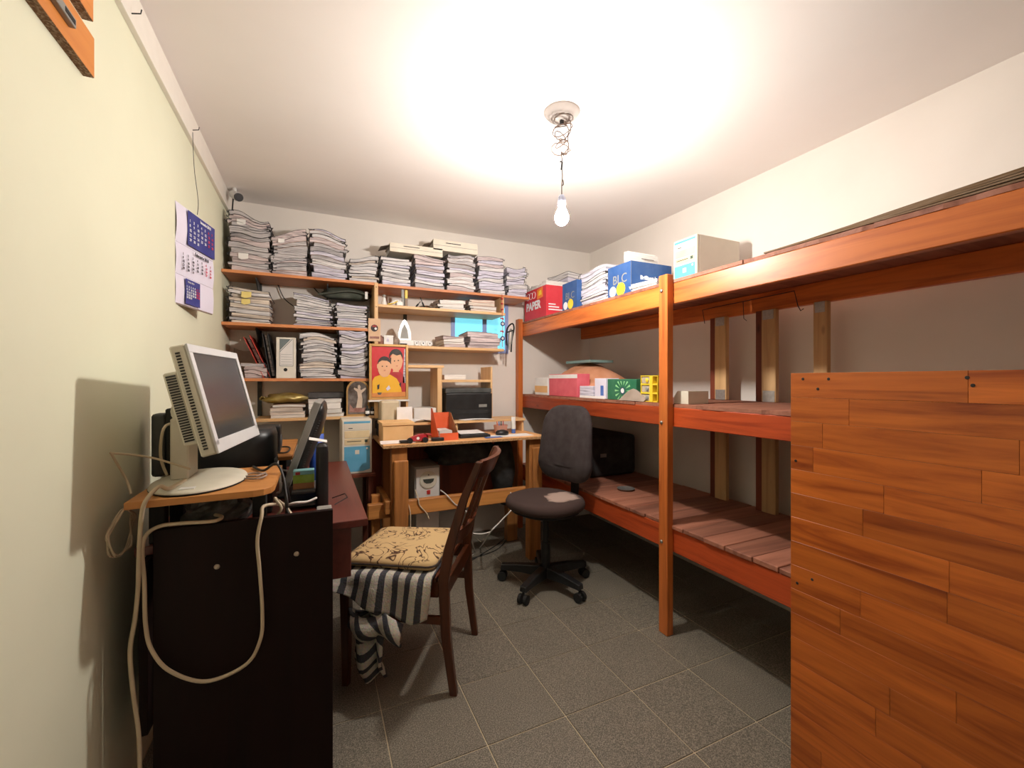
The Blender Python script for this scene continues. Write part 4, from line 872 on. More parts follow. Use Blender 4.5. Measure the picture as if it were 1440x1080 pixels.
# gold package
xa, xb = XA(370, SF + .05), XA(434, SF + .05); zg = P(404, 569, Y=SF + .05).z + .006
t = thing('gold_package', 'crumpled gold foil package on white paper on the lowest shelf', 'package', ((xa + xb) / 2, SF + .11, zg))
blob(((xa + xb) / 2, SF + .11, zg + .032), ((xb - xa) / 2, .09, .034), 9, .10, 26, 12, -.85, 2.4).build('wrapping', 'gold_foil', t, smooth=True)
MB().sheet(lambda i, j: (xa + .01 - .03 * i, SF + .05 + .10 * j, zg + .035 + .012 * math.sin(5 * j + 3 * i)), 4, 5, (0, 0, .002)).build('crimped_end', 'gold_foil', t)
# dark box on reams
xa, xb = XA(433, SF + .08), XA(484, SF + .08); zr = P(458, 561, Y=SF + .006).z + .004
o = B('dark_box', (xa, SF + .07, zr), (xb, SF + .23, zr + .035), 'cover_dark', None, .003); tag(o, 'flat dark box lying on the white reams on the lowest shelf', 'box')
# arched devotional picture (plain pale figure)
plain('icon_dark', (74, 58, 48), 0.6, var=.2, nscale=30); plain('icon_robe', (206, 184, 164), 0.7, var=.1); plain('icon_gold', (172, 132, 72), 0.5, .3); plain('icon_red', (150, 92, 76), 0.7, var=.2, nscale=40)
x0, x1 = XA(487, SF + .01), XA(519, SF + .01); zt = P(503, 534, Y=SF).z
t = thing('arched_picture', 'small arched picture of a pale robed figure on the lowest shelf', 'picture', ((x0 + x1) / 2, SF + .02, L4))
w_, h_ = x1 - x0, zt - L4; arch = [(0, 0), (w_, 0), (w_, h_ * .7)] + [(w_ / 2 + w_ / 2 * math.cos(a), h_ * .7 + h_ * .3 * math.sin(a)) for a in [math.pi * k / 12 for k in range(1, 12)]] + [(0, h_ * .7)]
oo = Vector((x0, SF + .012, L4 + .0006))
decal('frame', arch, oo, X3, Z3, 'icon_gold', t, .010)
decal('picture_ground', [(w_ / 2 + (p - w_ / 2) * .86, h_ / 2 + (q - h_ / 2) * .9) for p, q in arch], oo - Y3 * .010, X3, Z3, 'icon_dark', t)
fig = [(.42, .22), (.68, .22), (.70, .45), (.66, .62), (.86, .74), (.84, .78), (.64, .71), (.60, .74), (.62, .80), (.57, .86), (.50, .84), (.49, .78), (.51, .74), (.34, .78), (.32, .74), (.47, .66), (.50, .5)]
decal('figure', [(p * w_, q * h_) for p, q in fig], oo - Y3 * .0106, X3, Z3, 'icon_robe', t)
decal('lower_figures', [(w_ * p, h_ * q) for p, q in ((.12, .10), (.88, .10), (.86, .24), (.66, .20), (.5, .26), (.3, .2), (.14, .34))], oo - Y3 * .0103, X3, Z3, 'icon_red', t)
for k, (u, hh) in enumerate(((515.5, .065), (523, .055))):
    xx = XA(u, SF - .0) ; t = thing('small_bottle', ('black small bottle with pale label beside the arched picture', 'black small bottle with pale band beside the shelf upright')[k], 'bottle', (xx, SF + .005, L4))
    MB().lathe([(.012, L4 + .0006), (.013, L4 + .004), (.013, L4 + hh * .65), (.006, L4 + hh * .8), (.006, L4 + hh)], (xx + .004, SF - .012 + .03 * k, 0), 14).build('glass', 'matt_black', t, smooth=True)
    MB().lathe([(.0133, L4 + hh * .2), (.0135, L4 + hh * .25), (.0135, L4 + hh * .48), (.0133, L4 + hh * .5)], (xx + .004, SF - .012 + .03 * k, 0), 14).build('label', 'note_white', t, smooth=True)
# shelf R2 bits
xx = XA(540, SF + .03)
t = thing('funnel_bottle', 'small white cone shaped bottle on the short shelf beside the upright', 'bottle', (xx, SF + .03, R2))
MB().lathe([(.022, R2 + .0006), (.021, R2 + .004), (.010, R2 + .045), (.006, R2 + .055)], (xx, SF + .03, 0), 16).build('body', 'white_plastic', t, smooth=True)
MB().lathe([(.012, R2 + .055), (.012, R2 + .066), (.004, R2 + .072)], (xx, SF + .03, 0), 14).build('cap', 'grey_plastic', t)
xa = XA(548, SF + .03)
t = thing('yellow_lead', 'coiled white and yellow lead on the short shelf', 'cable', (xa, SF + .03, R2))
MB().tube([(xa, SF + .02, R2 + .008), (xa + .03, SF + .02, R2 + .03), (xa + .06, SF + .03, R2 + .035), (xa + .085, SF + .02, R2 + .01)], .007, 8, 5).build('white_lead', 'white_plastic', t)
plain('lead_yellow', (224, 196, 70), 0.5)
MB().tube([(xa - .015, SF + .015, R2 + .006), (xa + .02, SF + .012, R2 + .014), (xa + .05, SF + .015, R2 + .03)], .004, 7, 5).build('yellow_end', 'lead_yellow', t)
o = B('white_adapter', (XA(558, SF), SF + .012, R2 + .0006), (XA(567, SF), SF + .06, R2 + .03), 'white_plastic', None, .004); tag(o, 'small white plug box on the short shelf beside the upright strips', 'adapter')
for k, (u, mt, z1, lab) in enumerate(((566.5, 'grey_plastic', .115, 'grey narrow strip standing on the short shelf'), (571.5, 'lead_yellow', .113, 'yellow topped narrow strip standing on the short shelf'))):
    xx = XA(u, SF + .02); t = thing('standing_strip', lab, 'strip', (xx, SF + .03, R2))
    B('upper_half', (xx - .009, SF + .02, R2 + .055), (xx + .009, SF + .03, R2 + z1), mt, t, .001); B('lower_half', (xx - .009, SF + .02, R2 + .0006), (xx + .009, SF + .03, R2 + .0545), 'card_brown' if k else 'grey_plastic', t, .001)
for k, (u, l, a) in enumerate(((585, .05, .9), (597, .075, 2.0), (590, .03, .1), (603, .035, 0.15))):
    xx = XA(u, SF + .04); t = thing('hand_tool', ('short dark screwdriver propped on the short shelf', 'thin black pen leaning on the short shelf clutter', 'little dark bit lying on the short shelf', 'small brown stub lying on the short shelf before the cream pile')[k], 'tool', (xx, SF + .04, R2))
    d_ = Vector((math.cos(a), 0, math.sin(a))); s_ = Vector((xx, SF + .04, R2 + .006))
    MB().tube([s_, s_ + d_ * l * .5], .0055, 8).build('handle', 'matt_black', t); MB().tube([s_ + d_ * l * .5, s_ + d_ * l], .003, 6).build('shaft', 'dark_grey', t)
xa, xb = XA(585, SF + .05), XA(613, SF + .05)
o = MB().sheet(lambda i, j: (xa + (xb - xa) * i, SF + .06 + .12 * j, R2 + .004 + .022 * math.sin(3 * i) + .006 * math.sin(9 * j)), 8, 4, (0, 0, .002)).build('crumpled_sheet', 'page_cream'); tag(o, 'crumpled cream sheet on the short shelf behind the hand tools', 'paper')
# shelf R3 bits
plain('card_tan', (214, 178, 144), 0.8); plain('eye_blue', (30, 44, 96), 0.3); plain('bead_red', (176, 44, 44), 0.5); plain('flower_red', (150, 50, 46), 0.7)
x0, x1 = XA(518, SF - .006), XA(535, SF - .006); z0, z1 = P(526, 480, Y=SF).z, P(526, 448, Y=SF).z
t = thing('emblem_card', 'tan card with a dark round emblem on the shelf upright', 'card', ((x0 + x1) / 2, SF - .006, z0))
B('card', (x0, SF - .0068, z0), (x1, SF - .0046, z1), 'card_tan', t, 0)
oo = Vector(((x0 + x1) / 2, SF - .0069, z0 + (z1 - z0) * .58)); decal('emblem', ring((0, 0), .023, 0), oo, X3, Z3, 'print_black', t)
decal('emblem_top', [(-.016, .006), (.016, .006), (.01, .02), (-.01, .02)], oo - Y3 * .0007, X3, Z3, 'flower_red', t); decal('emblem_light', ring((.008, -.004), .008, 0), oo - Y3 * .0007, X3, Z3, 'note_white', t)
decal('tan_print', rect(-.03, .03, -.07, -.055), oo, X3, Z3, 'icon_red', t)
x0, x1 = XA(540, SF + .01), XA(553, SF + .01)
t = thing('small_card', 'small white printed card standing on the shelf above the portrait', 'card', ((x0 + x1) / 2, SF + .02, R3))
B('card', (x0, SF + .012, R3 + .0006), (x1, SF + .014, R3 + .065), 'note_white', t, 0); decal('print', [(.015, .02), (.035, .02), (.03, .045), (.02, .05)], (x0, SF + .0118, R3), X3, Z3, 'page_lilac', t)
for k, (u, s) in enumerate(((536, .028), (556, .026))):
    xx = XA(u, SF + .04); o = blob((xx, SF + .04, R3 + s * .8), (s, s * .8, s * 1.25), 30 + k, .22, 14, 10, -.62).build('figurine', 'icon_red' if k == 0 else 'card_brown', smooth=True); tag(o, ('reddish little figurine behind the tan emblem card', 'brown little figurine between the small card and the iron')[k], 'figurine')
# steam iron standing on its heel
xc = XA(568.5, SF + .06); t = thing('clothes_iron', 'white and grey clothes iron standing on its heel on the shelf', 'iron', (xc, SF + .08, R3 + .03))
sole = [(-.045, 0), (.045, 0), (.044, .05), (.03, .10), (.012, .135), (0, .142), (-.012, .135), (-.03, .10), (-.044, .05)]
zi = R3 + .0405
MB().prism(sole, lambda p, q, h: (xc + p, SF + .05 + h, zi + q), 0, .008).build('soleplate', 'zinc', t)
MB().prism([(p * .93, q * .95 + .002) for p, q in sole], lambda p, q, h: (xc + p, SF + .05 + h, zi + q), .0085, .04).build('body', 'white_plastic', t)
MB().prism([(-.028, .012), (.028, .012), (.02, .07), (0, .11), (-.02, .07)], lambda p, q, h: (xc + p, SF + .05 + h, zi + q), -.0012, -.0002).build('sole_inset', 'grey_plastic', t)
MB().tube([(xc, SF + .0925, zi + .01), (xc, SF + .12, zi + .015), (xc, SF + .12, zi + .10), (xc, SF + .0905, zi + .11)], .009, 8, 4).build('handle', 'dark_grey', t)
# white power strip below the iron
x0, x1 = XA(562, SF + .01), XA(606, SF + .01); t = thing('power_strip', 'white power strip with three round sockets on the shelf', 'power strip', ((x0 + x1) / 2, SF + .04, R3))
B('body', (x0, SF + .012, R3 + .0006), (x1, SF + .11, R3 + .038), 'white_plastic', t, .004)
B('dark_end', (x0 + .002, SF + .0095, R3 + .003), (x0 + .05, SF + .0118, R3 + .014), 'matt_black', t, 0)
for k in range(3):
    o = MB().lathe([(.019, 0), (.019, .004), (.016, .006), (.015, .002), (.001, .002)], n=20).build('socket', 'white_plastic', t, local=True); o.rotation_euler = (math.pi / 2, 0, 0); o.location = Vector((x0 + .115 + .046 * k, SF + .0118, R3 + .020)) - Vector(t['_base'])
    d_ = MB().lathe([(.0045, 0), (.0045, .001)], n=10).build('pin_hole', 'matt_black', o, local=True); d_.location = (0, 0, .0021)
# hanging charms and goggles on the shelf end
t = thing('eye_charm_string', 'red string with blue and white eye charms hanging at the shelf end', 'ornament', tuple(P(706, 420, Y=SF - .01)))
xx = XA(706, SF - .012)
def ze(v): return zat(706, v, SF - .012)
MB().tube([(xx, SF - .012, ze(414)), (xx + .002, SF - .012, ze(450)), (xx + .003, SF - .012, ze(488))], .002, 6).build('string', 'bead_red', t)
for v in (420, 427, 435): 
    MB().lathe([(.002, -.008), (.009, -.004), (.010, 0), (.009, .004), (.002, .008)], (xx, SF - .012, ze(v)), 10).build('red_bead', 'bead_red', t)
for v in (448, 466): MB().prism([(-.014, -.006), (0, -.003), (.014, -.010), (.010, .008), (0, .003), (-.012, .008)], lambda p, q, h, v=v: (xx + p, SF - .012 + h, ze(v) + q), -.004, .004).build('red_bow', 'bead_red', t)
for v in (455.5, 476):
    b_ = MB().lathe([(.001, .003), (.012, .003), (.018, 0), (.012, -.003), (.001, -.003)], n=18).build('eye_bead', 'eye_blue', t, local=True); b_.rotation_euler = (math.pi / 2, 0, 0); b_.location = Vector((xx + .002, SF - .018, ze(v))) - Vector(t['_base'])
    e_ = MB().lathe([(.009, 0), (.009, .001)], n=14).build('eye_white', 'note_white', b_, local=True); e_.location = (0, 0, .0031)
    e_ = MB().lathe([(.0035, 0), (.0035, .001)], n=10).build('pupil', 'eye_blue', b_, local=True); e_.location = (0, 0, .0043)
gx = XA(718, SF - .01); t = thing('hanging_straps', 'black looped straps hanging between the charms and the rack post', 'strap', (gx, SF - .01, ze(490)))
def gz(v): return zat(718, v, SF - .01)
MB().tube([(gx + dx_, SF - .01, gz(v)) for dx_, v in ((-.03, 486), (-.035, 470), (-.02, 460), (.015, 455), (.028, 462), (.01, 478), (.004, 495))], .006, 7, 6).build('outer_loop', 'matt_black', t)
MB().tube([(gx + dx_, SF - .012, gz(v)) for dx_, v in ((-.012, 492), (-.015, 472), (.0, 463), (.012, 468), (.0, 484))], .005, 7, 6).build('inner_loop', 'grey_plastic', t)
MB().tube([(gx - .035, SF - .016, gz(468)), (gx + .025, SF - .016, gz(464))], .005, 7).build('cross_strap', 'matt_black', t)

# ------------------------------------------------------------------ portrait frame of two boys
plain('frame_gold', (206, 158, 92), 0.4, .25); plain('photo_red', (206, 36, 44), 0.5, var=.03); plain('photo_yellow', (236, 178, 34), 0.5, var=.03); plain('photo_skin', (232, 178, 138), 0.6, var=.03); plain('photo_hair', (44, 34, 30), 0.6); plain('photo_shirt', (178, 26, 34), 0.5); plain('photo_table', (214, 138, 66), 0.6)
yf = SF - .03
x0, x1 = XA(519, yf), XA(574, yf); z0, z1 = zat(545, 562, yf), zat(545, 484, yf); w_, h_ = x1 - x0, z1 - z0
t = thing('portrait_frame', 'gold framed portrait of two boys against red hung on the shelf edge', 'picture', ((x0 + x1) / 2, yf, z0))
bw = .016
B('backing', (x0 + .004, yf + .004, z0 + .004), (x1 - .004, yf + .016, z1 - .004), 'card_brown', t, 0)
for a_, b_ in (((x0, z0), (x0 + bw, z1)), ((x1 - bw, z0), (x1, z1)), ((x0 + bw, z1 - bw), (x1 - bw, z1)), ((x0 + bw, z0), (x1 - bw, z0 + bw))):
    B('moulding', (a_[0], yf - .006, a_[1]), (b_[0], yf + .0035, b_[1]), 'frame_gold', t, .002)
B('lit_edge', (x0 - .006, yf - .016, z0 - .012), (x1 + .004, yf + .004, z0 - .0005), 'white_plastic', t, .001)  # white strip paints the lamplight on the frame's lower edge
oo = Vector((x0, yf + .004, z0))
def F(name, pts, mt, lay): return decal(name, [(p * w_, q * h_) for p, q in pts], oo - Y3 * (.0006 * lay), X3, Z3, mt, t)
def ell(cx, cy, rx, ry, a0=0, a1=360, n=18): return [(cx + rx * math.cos(math.radians(a0 + (a1 - a0) * k / n)), cy + ry * math.sin(math.radians(a0 + (a1 - a0) * k / n))) for k in range(n + (0 if a1 - a0 == 360 else 1))]
F('print_ground', [(.07, .05), (.93, .05), (.93, .95), (.07, .95)], 'photo_red', 0)
F('pale_edge', [(.86, .30), (.93, .30), (.93, .92), (.90, .92)], 'page_lilac', 1)
F('red_shirt', [(.50, .06), (.92, .10), (.90, .40), (.82, .50), (.66, .54), (.52, .46)], 'photo_shirt', 1)
F('neck', [(.60, .50), (.76, .50), (.74, .60), (.62, .60)], 'photo_skin', 2)
F('face', ell(.69, .69, .16, .18), 'photo_skin', 3); F('ear', ell(.83, .70, .03, .05), 'photo_skin', 2)
F('hair', ell(.68, .77, .18, .15, -8, 195) + [(.54, .80), (.60, .83), (.70, .80), (.80, .82)], 'photo_hair', 4); F('hair_side', [(.525, .76), (.56, .76), (.55, .64), (.53, .66)], 'photo_hair', 4)
F('yellow_shirt', [(.08, .10), (.84, .10), (.80, .26), (.70, .38), (.54, .45), (.42, .46), (.30, .45), (.14, .41), (.08, .34)], 'photo_yellow', 5)
F('neck', [(.32, .42), (.48, .42), (.46, .52), (.34, .52)], 'photo_skin', 6)
F('face', ell(.385, .575, .17, .17), 'photo_skin', 7); F('ear', ell(.55, .60, .03, .045), 'photo_skin', 6); F('ear', ell(.22, .60, .025, .045), 'photo_skin', 6)
F('hair', ell(.385, .64, .172, .14, 0, 180) + [(.24, .67), (.32, .705), (.45, .70), (.52, .67)], 'photo_hair', 8)
for cx, cy in ((.33, .60), (.44, .60), (.64, .70), (.74, .71)): F('eye', ell(cx, cy, .018, .010, n=10), 'photo_hair', 9)
F('mouth', [(.36, .53), (.42, .53), (.40, .52), (.38, .52)], 'photo_shirt', 9); F('mouth', [(.67, .61), (.73, .615), (.71, .60)], 'photo_shirt', 9)
F('shirt_print', [(.20, .26), (.26, .28), (.25, .20), (.21, .18)], 'print_black', 9); F('shirt_print', [(.42, .20), (.50, .26), (.54, .20), (.46, .16)], 'calendar_white', 9); F('shirt_print', [(.76, .28), (.82, .32), (.80, .22)], 'print_black', 9)
F('table', [(.07, .05), (.93, .05), (.93, .14), (.07, .12)], 'photo_table', 8); F('bowl', [(.20, .13), (.32, .13), (.29, .09), (.23, .09)], 'icon_dark', 10)
# ------------------------------------------------------------------ things on the hutch and workbench
plain('cream_case', (206, 190, 160), 0.5); plain('carton', (236, 188, 128), 0.7, var=.04); plain('carton_white', (236, 224, 220), 0.7); plain('orange_card', (226, 92, 40), 0.6, var=.05); plain('kraft', (176, 124, 80), 0.8); plain('toy_red', (176, 26, 40), 0.35); plain('blue_paper', (70, 110, 190), 0.6)
x0, x1 = XA(536, 2.80), XA(562, 2.80)
t = thing('cream_device', 'cream plastic device on dark feet below the portrait', 'device', ((x0 + x1) / 2, 2.9, BZ))
B('body', (x0, 2.80, BZ + .10), (x1, 3.02, BZ + .24), 'cream_case', t, .012, seg=2); B('base', (x0 - .01, 2.79, BZ + .045), (x1 + .02, 3.02, BZ + .0995), 'matt_black', t, .004)
B('stack_base', (x0 - .005, 2.80, BZ + .0005), (x1, 3.0, BZ + .0445), 'dark_grey', t, .003); MB().lathe([(.001, .006), (.012, .005), (.013, 0)], n=14).build('knob', 'grey_plastic', t, local=True); o = col.objects[-1]; o.rotation_euler = (math.pi / 2, 0, 0); o.location = Vector((x1 - .03, 2.79, BZ + .07)) - Vector(t['_base'])
xa = XA(558, 2.775); o = MB().sheet(lambda i, j: (xa + .10 * i, 2.772 - .006 * j + .01 * i, RZ + .105 - .115 * j), 4, 4, (0, .0008, 0)).build('paper_note', 'note_white'); tag(o, 'white handwritten note hanging at the hutch end beside the cream device', 'paper note')
# black printer on the hutch riser
x0, x1 = XA(626, 2.86), XA(699, 2.86) - .0; t = thing('black_printer', 'black printer with grey lid inside the open hutch', 'printer', ((x0 + x1) / 2, 2.98, RZ))
zp = P(660, 553, Y=2.86).z
B('body', (x0 + .006, 2.86, RZ + .0006), (min(x1, XA(690, 2.9) - .004), 3.10, zp), 'black_plastic', t, .006, seg=2)
B('lid', (x0 + .006, 2.87, zp + .0005), (min(x1, XA(690, 2.9) - .004), 3.10, zp + .035), 'dark_grey', t, .006, seg=2)
B('output_slot', (x0 + .03, 2.8585, RZ + .04), (x1 - .06, 2.8598, RZ + .07), 'matt_black', t, 0); B('control_panel', (x1 - .14, 2.8580, RZ + .085), (x1 - .08, 2.8595, RZ + .105), 'grey_plastic', t, 0)
xa, xb = XA(652, 2.80), XA(694, 2.80)
o = MB().sheet(lambda i, j: (xa + (xb - xa) * i - .02 * j, 2.785 + .07 * j, RZ + .003 + .004 * math.sin(3 * i)), 4, 2, (0, 0, .002)).build('paper_sheet', 'note_white'); tag(o, 'white sheet lying before the black printer on the hutch', 'paper')
o = MB().sheet(lambda i, j: (XA(580, 2.80) + .13 * i, 2.79 + .10 * j, RZ + .004 + .015 * math.sin(3 * i + j)), 5, 3, (0, 0, .002)).build('paper_sheet', 'note_white'); tag(o, 'curved white sheet on the hutch riser behind the carton', 'paper')
o = B('white_box', (XA(582, 2.92), 2.92, RZ + .0006), (xd - .02, 3.09, RZ + .085), 'white_plastic', None, .003); tag(o, 'white cardboard box in the narrow hutch bay', 'box')
o = B('white_box', (xd + .04, 2.93, 1.2055), (xd + .20, 3.08, 1.24), 'page_clean', None, .002); tag(o, 'flat white box on the hutch shelf above the printer', 'box')
# carton
x0, x1 = XA(537, 2.58), XA(583, 2.58); zc = zat(560, 594, 2.58)
t = thing('carton', 'peach coloured lidded carton on the workbench corner', 'box', ((x0 + x1) / 2, 2.68, BZ))
B('box_body', (x0 + .006, 2.584, BZ + .0006), (x1 - .006, 2.77, zc - .02), 'carton', t, .002); B('lid', (x0, 2.578, zc - .0195), (x1, 2.775, zc), 'carton', t, .002)
o = MB().sheet(lambda i, j: (x0 - .012 + (x1 - x0 + .012) * i, 2.545 + .03 * j, BZ + .0035 + .014 * j), 3, 2, (0, 0, .0025)).build('folded_paper', 'carton_white'); tag(o, 'folded pinkish white paper before the peach carton', 'paper')
# red toy car
xa = XA(583, 2.54)
t = thing('toy_car', 'small red and black toy racing car on the workbench', 'toy', (xa, 2.56, BZ))
MB().loft([[(xa + x_, 2.56 + s * w2, BZ + z_) for s, z_ in ((-1, zb_), (1, zb_), (.8, zt_), (-.8, zt_))] for x_, w2, zb_, zt_ in ((-.04, .012, .012, .02), (-.01, .02, .01, .035), (.03, .024, .01, .048), (.06, .022, .012, .05), (.085, .014, .014, .034))]).build('car_body', 'toy_red', t, .002)
B('front_wing', (xa - .085, 2.525, BZ + .006), (xa - .04, 2.595, BZ + .016), 'matt_black', t, .002); B('rear_wing', (xa + .075, 2.53, BZ + .04), (xa + .10, 2.59, BZ + .048), 'toy_red', t, .002)
for x_ in (-.03, .06):
    for s in (-1, 1):
        MB().tube([(xa + x_, 2.56 + s * .026, BZ + .0165), (xa + x_, 2.56 + s * .046, BZ + .0165)], .016, 14).build('wheel', 'matt_black', t)
lg = MB().lathe([(.009, 0), (.009, .001)], n=12).build('number_disc', 'note_white', t, local=True); lg.rotation_euler = (math.pi / 2, 0, 0); lg.location = Vector((xa + .02, 2.5375, BZ + .026)) - Vector(t['_base'])
o = thing('black_adapter', 'black adapter with short lead lying beside the orange card holder', 'adapter', (XA(612, 2.56), 2.56, BZ))
xb = XA(607, 2.56); B('block', (xb, 2.545, BZ + .0006), (xb + .075, 2.585, BZ + .022), 'black_plastic', o, .004); MB().tube([(xb, 2.565, BZ + .01), (xb - .03, 2.58, BZ + .012), (xb - .02, 2.62, BZ + .006)], .003, 6, 5).build('lead', 'cable_white', o)
# orange magazine holder cut from a box
x0, x1 = XA(618, 2.56), XA(645, 2.56); t = thing('magazine_holder', 'orange cardboard magazine holder with slanted sides on the workbench', 'holder', ((x0 + x1) / 2, 2.68, BZ))
zl, zh = BZ + .045, zat(616, 574, 2.74)
for xx, mt in ((x0, 'orange_card'), (x1 - .002, 'kraft')):
    MB().prism([(2.56, BZ + .0006), (2.775, BZ + .0006), (2.775, zh), (2.74, zh), (2.60, zl)] if mt == 'orange_card' else [(2.56, BZ + .0006), (2.775, BZ + .0006), (2.775, zh - .03), (2.73, zh - .03), (2.575, zl)], lambda p, q, h, xx=xx: (xx + h, p, q), 0, .002).build('side', mt, t)
B('front', (x0 + .002, 2.56, BZ + .0006), (x1 - .002, 2.562, zl), 'orange_card', t, 0); B('back', (x0 + .002, 2.773, BZ + .0006), (x1 - .002, 2.775, zh - .03), 'orange_card', t, 0); B('bottom', (x0 + .002, 2.562, BZ + .0006), (x1 - .002, 2.773, BZ + .002), 'orange_card', t, 0)
B('papers', (x0 + .01, 2.60, BZ + .003), (x1 - .03, 2.765, zl + .01), 'page_clean', t, 0)
# keyboard with sheet
x0, x1 = XA(647, 2.60), XA(690, 2.60); t = thing('keyboard', 'flat dark keyboard on the workbench with a white sheet on it', 'keyboard', ((x0 + x1) / 2, 2.66, BZ))
B('base', (x0, 2.60, BZ + .0006), (x1, 2.75, BZ + .018), 'black_plastic', t, .003)
for k in range(9): B('key', (x0 + .008 + .021 * k, 2.604, BZ + .0182), (x0 + .025 + .021 * k, 2.62, BZ + .024), 'dark_grey', t, .001)
o = MB().sheet(lambda i, j: (x0 + .01 + (x1 - x0 - .04) * i, 2.625 + .14 * j, BZ + .027 + .006 * j), 3, 3, (0, 0, .0015)).build('paper_sheet', 'note_white'); tag(o, 'white sheet resting on the keyboard on the workbench', 'paper')
xm_ = XA(706, 2.64); t = thing('computer_mouse', 'black computer mouse on blue edged papers on the workbench', 'mouse', (xm_, 2.65, BZ))
blob((xm_, 2.64, BZ + .016), (.048, .032, .024), 3, 0, 16, 10, -.45).build('shell', 'black_plastic', t, smooth=True); B('scroll_wheel', (xm_ - .035, 2.637, BZ + .030), (xm_ - .02, 2.643, BZ + .038), 'dark_grey', t, .001)
for k, (u0, u1, y0, dz, mt, lab) in enumerate(((690, 752, 2.54, .0, 'note_white', 'white papers lying under the mouse at the workbench edge'), (684, 708, 2.53, .002, 'blue_paper', 'blue folder corner beside the white papers on the workbench'))):
    xa, xb = XA(u0, y0), XA(u1, y0)
    o = MB().sheet(lambda i, j: (xa + (xb - xa) * i, y0 + (.12 - .08 * k) * j + .012 * i, BZ + .0025 + dz + .001 * math.sin(5 * i)), 4, 2, (0, 0, .0018)).build('paper_sheet' if k == 0 else 'blue_folder', mt); tag(o, lab, 'paper' if k == 0 else 'folder')
o = thing('pen_basket', 'pinkish pen basket at the back of the workbench', 'basket', (XA(706, 2.74), 2.75, BZ))
plain('basket_pink', (206, 150, 130), 0.6); xb = XA(704, 2.74)
MB().lathe([(.04, BZ + .0006), (.05, BZ + .06), (.047, BZ + .06), (.038, BZ + .003), (.001, BZ + .003)], (xb, 2.74, 0), 18).build('cup', 'basket_pink', o)
for k in range(4): MB().tube([(xb - .02 + .013 * k, 2.74, BZ + .006), (xb - .03 + .02 * k, 2.735 + .01 * k, BZ + .085)], .0035, 6).build('pen', ('orange_card', 'blue_paper', 'matt_black', 'bead_red')[k], o)
o = thing('glue_tube', 'white and blue glue tube standing at the workbench end', 'tube', (XA(722, 2.72), 2.72, BZ)); xb = XA(722, 2.72)
MB().lathe([(.014, BZ + .0006), (.014, BZ + .03)], (xb, 2.72, 0), 14).build('cap', 'blue_paper', o); MB().loft([[(xb + .016 * math.cos(a) * 1.0, 2.72 + .016 * math.sin(a) * g, z_) for a in [2 * math.pi * k / 14 for k in range(14)]] for z_, g in ((BZ + .0305, 1), (BZ + .08, .6), (BZ + .115, .1))]).build('tube_body', 'white_plastic', o)
# under the bench
t = thing('black_sack', 'black sack hanging under the workbench top', 'bag', (0.95, 2.80, .55)); blob((0.93, 2.82, .70), (.24, .12, .105), 12, .18, 22, 14).build('sack', 'bag_black', t, smooth=True); MB().tube([(.80, 2.8, .72), (.82, 2.8, .80), (.85, 2.8, .8105)], .006, 6, 4).build('cord', 'bag_black', t)
t = thing('shade_bundle', 'dark bundle added to deepen the shade at the workbench end', 'dark filler', (1.23, 2.80, .35)); blob((1.20, 2.78, .57), (.08, .09, .23), 21, .2, 18, 16, -1.2).build('bundle', 'bag_black', t, smooth=True)  # dark filler added where deep shade lies under the bench
# cables over the stretcher and on the floor
def pf(u, v, z=.004): return P(u, v, Z=z)
def bs(u, z): return Vector((XA(u, 2.595), 2.594, z))
cable('bench_cable', [Vector((XA(566, 2.62), 2.66, .52)), bs(570, .482), bs(575, .44), bs(577, .39), bs(577, .30)], .004, 'cable_cream', 'cream cable looped over the bench stretcher beside the leg')
cable('bench_cable', [Vector((XA(586, 2.62), 2.66, .52)), bs(588, .482), bs(590, .44), bs(600, .385), bs(603, .35)], .004, 'cable_cream', 'cream cable looped over the bench stretcher before the power unit')
cable('bench_cable', [Vector((XA(622, 2.62), 2.66, .50)), bs(628, .485), bs(640, .42), bs(656, .36), bs(662, .2), pf(668, 775)], .004, 'cable_white', 'white cable falling over the bench stretcher behind the chair')
cable('floor_cable', [Vector((1.18, 2.60, .45)), P(722, 712, Y=2.5), P(705, 732, Y=2.45), P(690, 748, Y=2.40), pf(675, 770, .006), pf(660, 782, .006), pf(630, 780, .006)], .0045, 'cable_white', 'white cable running down to the floor beside the office chair')
cable('floor_cable', [P(690, 748, Y=2.40), P(675, 751, Y=2.42), P(655, 748, Y=2.45)], .004, 'cable_white', 'short white cable branching behind the dining chair')
cable('floor_cable', [pf(664, 785), pf(700, 772), pf(716, 752), pf(700, 765, .005), pf(660, 790)], .003, 'cable_black', 'thin black cable looping on the floor behind the dining chair')

# ------------------------------------------------------------------ upper rack deck
plain('box_red', (214, 48, 62), 0.55, var=.03); plain('box_blue', (36, 78, 136), 0.5, var=.04); plain('print_orange', (240, 130, 40), 0.6); plain('print_yellow', (248, 206, 40), 0.6)
xr = 1.535; ya, yb = YA(768, xr), min(YA(738, xr), 3.11); zr = zat(768, 400, ya)
t = thing('paper_box', 'red open paper box with white lettering on the upper rack deck', 'box', (xr + .1, (ya + yb) / 2, DKZ))
def openbox(t, x0, y0, x1, y1, z0, z1, mt, slope=0):
    B('side', (x0, y0, z0), (x0 + .003, y1, z1), mt, t, 0); B('side', (x1 - .003, y0, z0), (x1, y1, z1), mt, t, 0); B('side', (x0 + .003, y0, z0), (x1 - .003, y0 + .003, z1), mt, t, 0); B('side', (x0 + .003, y1 - .003, z0), (x1 - .003, y1, z1), mt, t, 0); B('bottom', (x0 + .003, y0 + .003, z0), (x1 - .003, y1 - .003, z0 + .003), mt, t, 0)
openbox(t, xr, ya, xr + .22, yb, DKZ, zr, 'box_red')
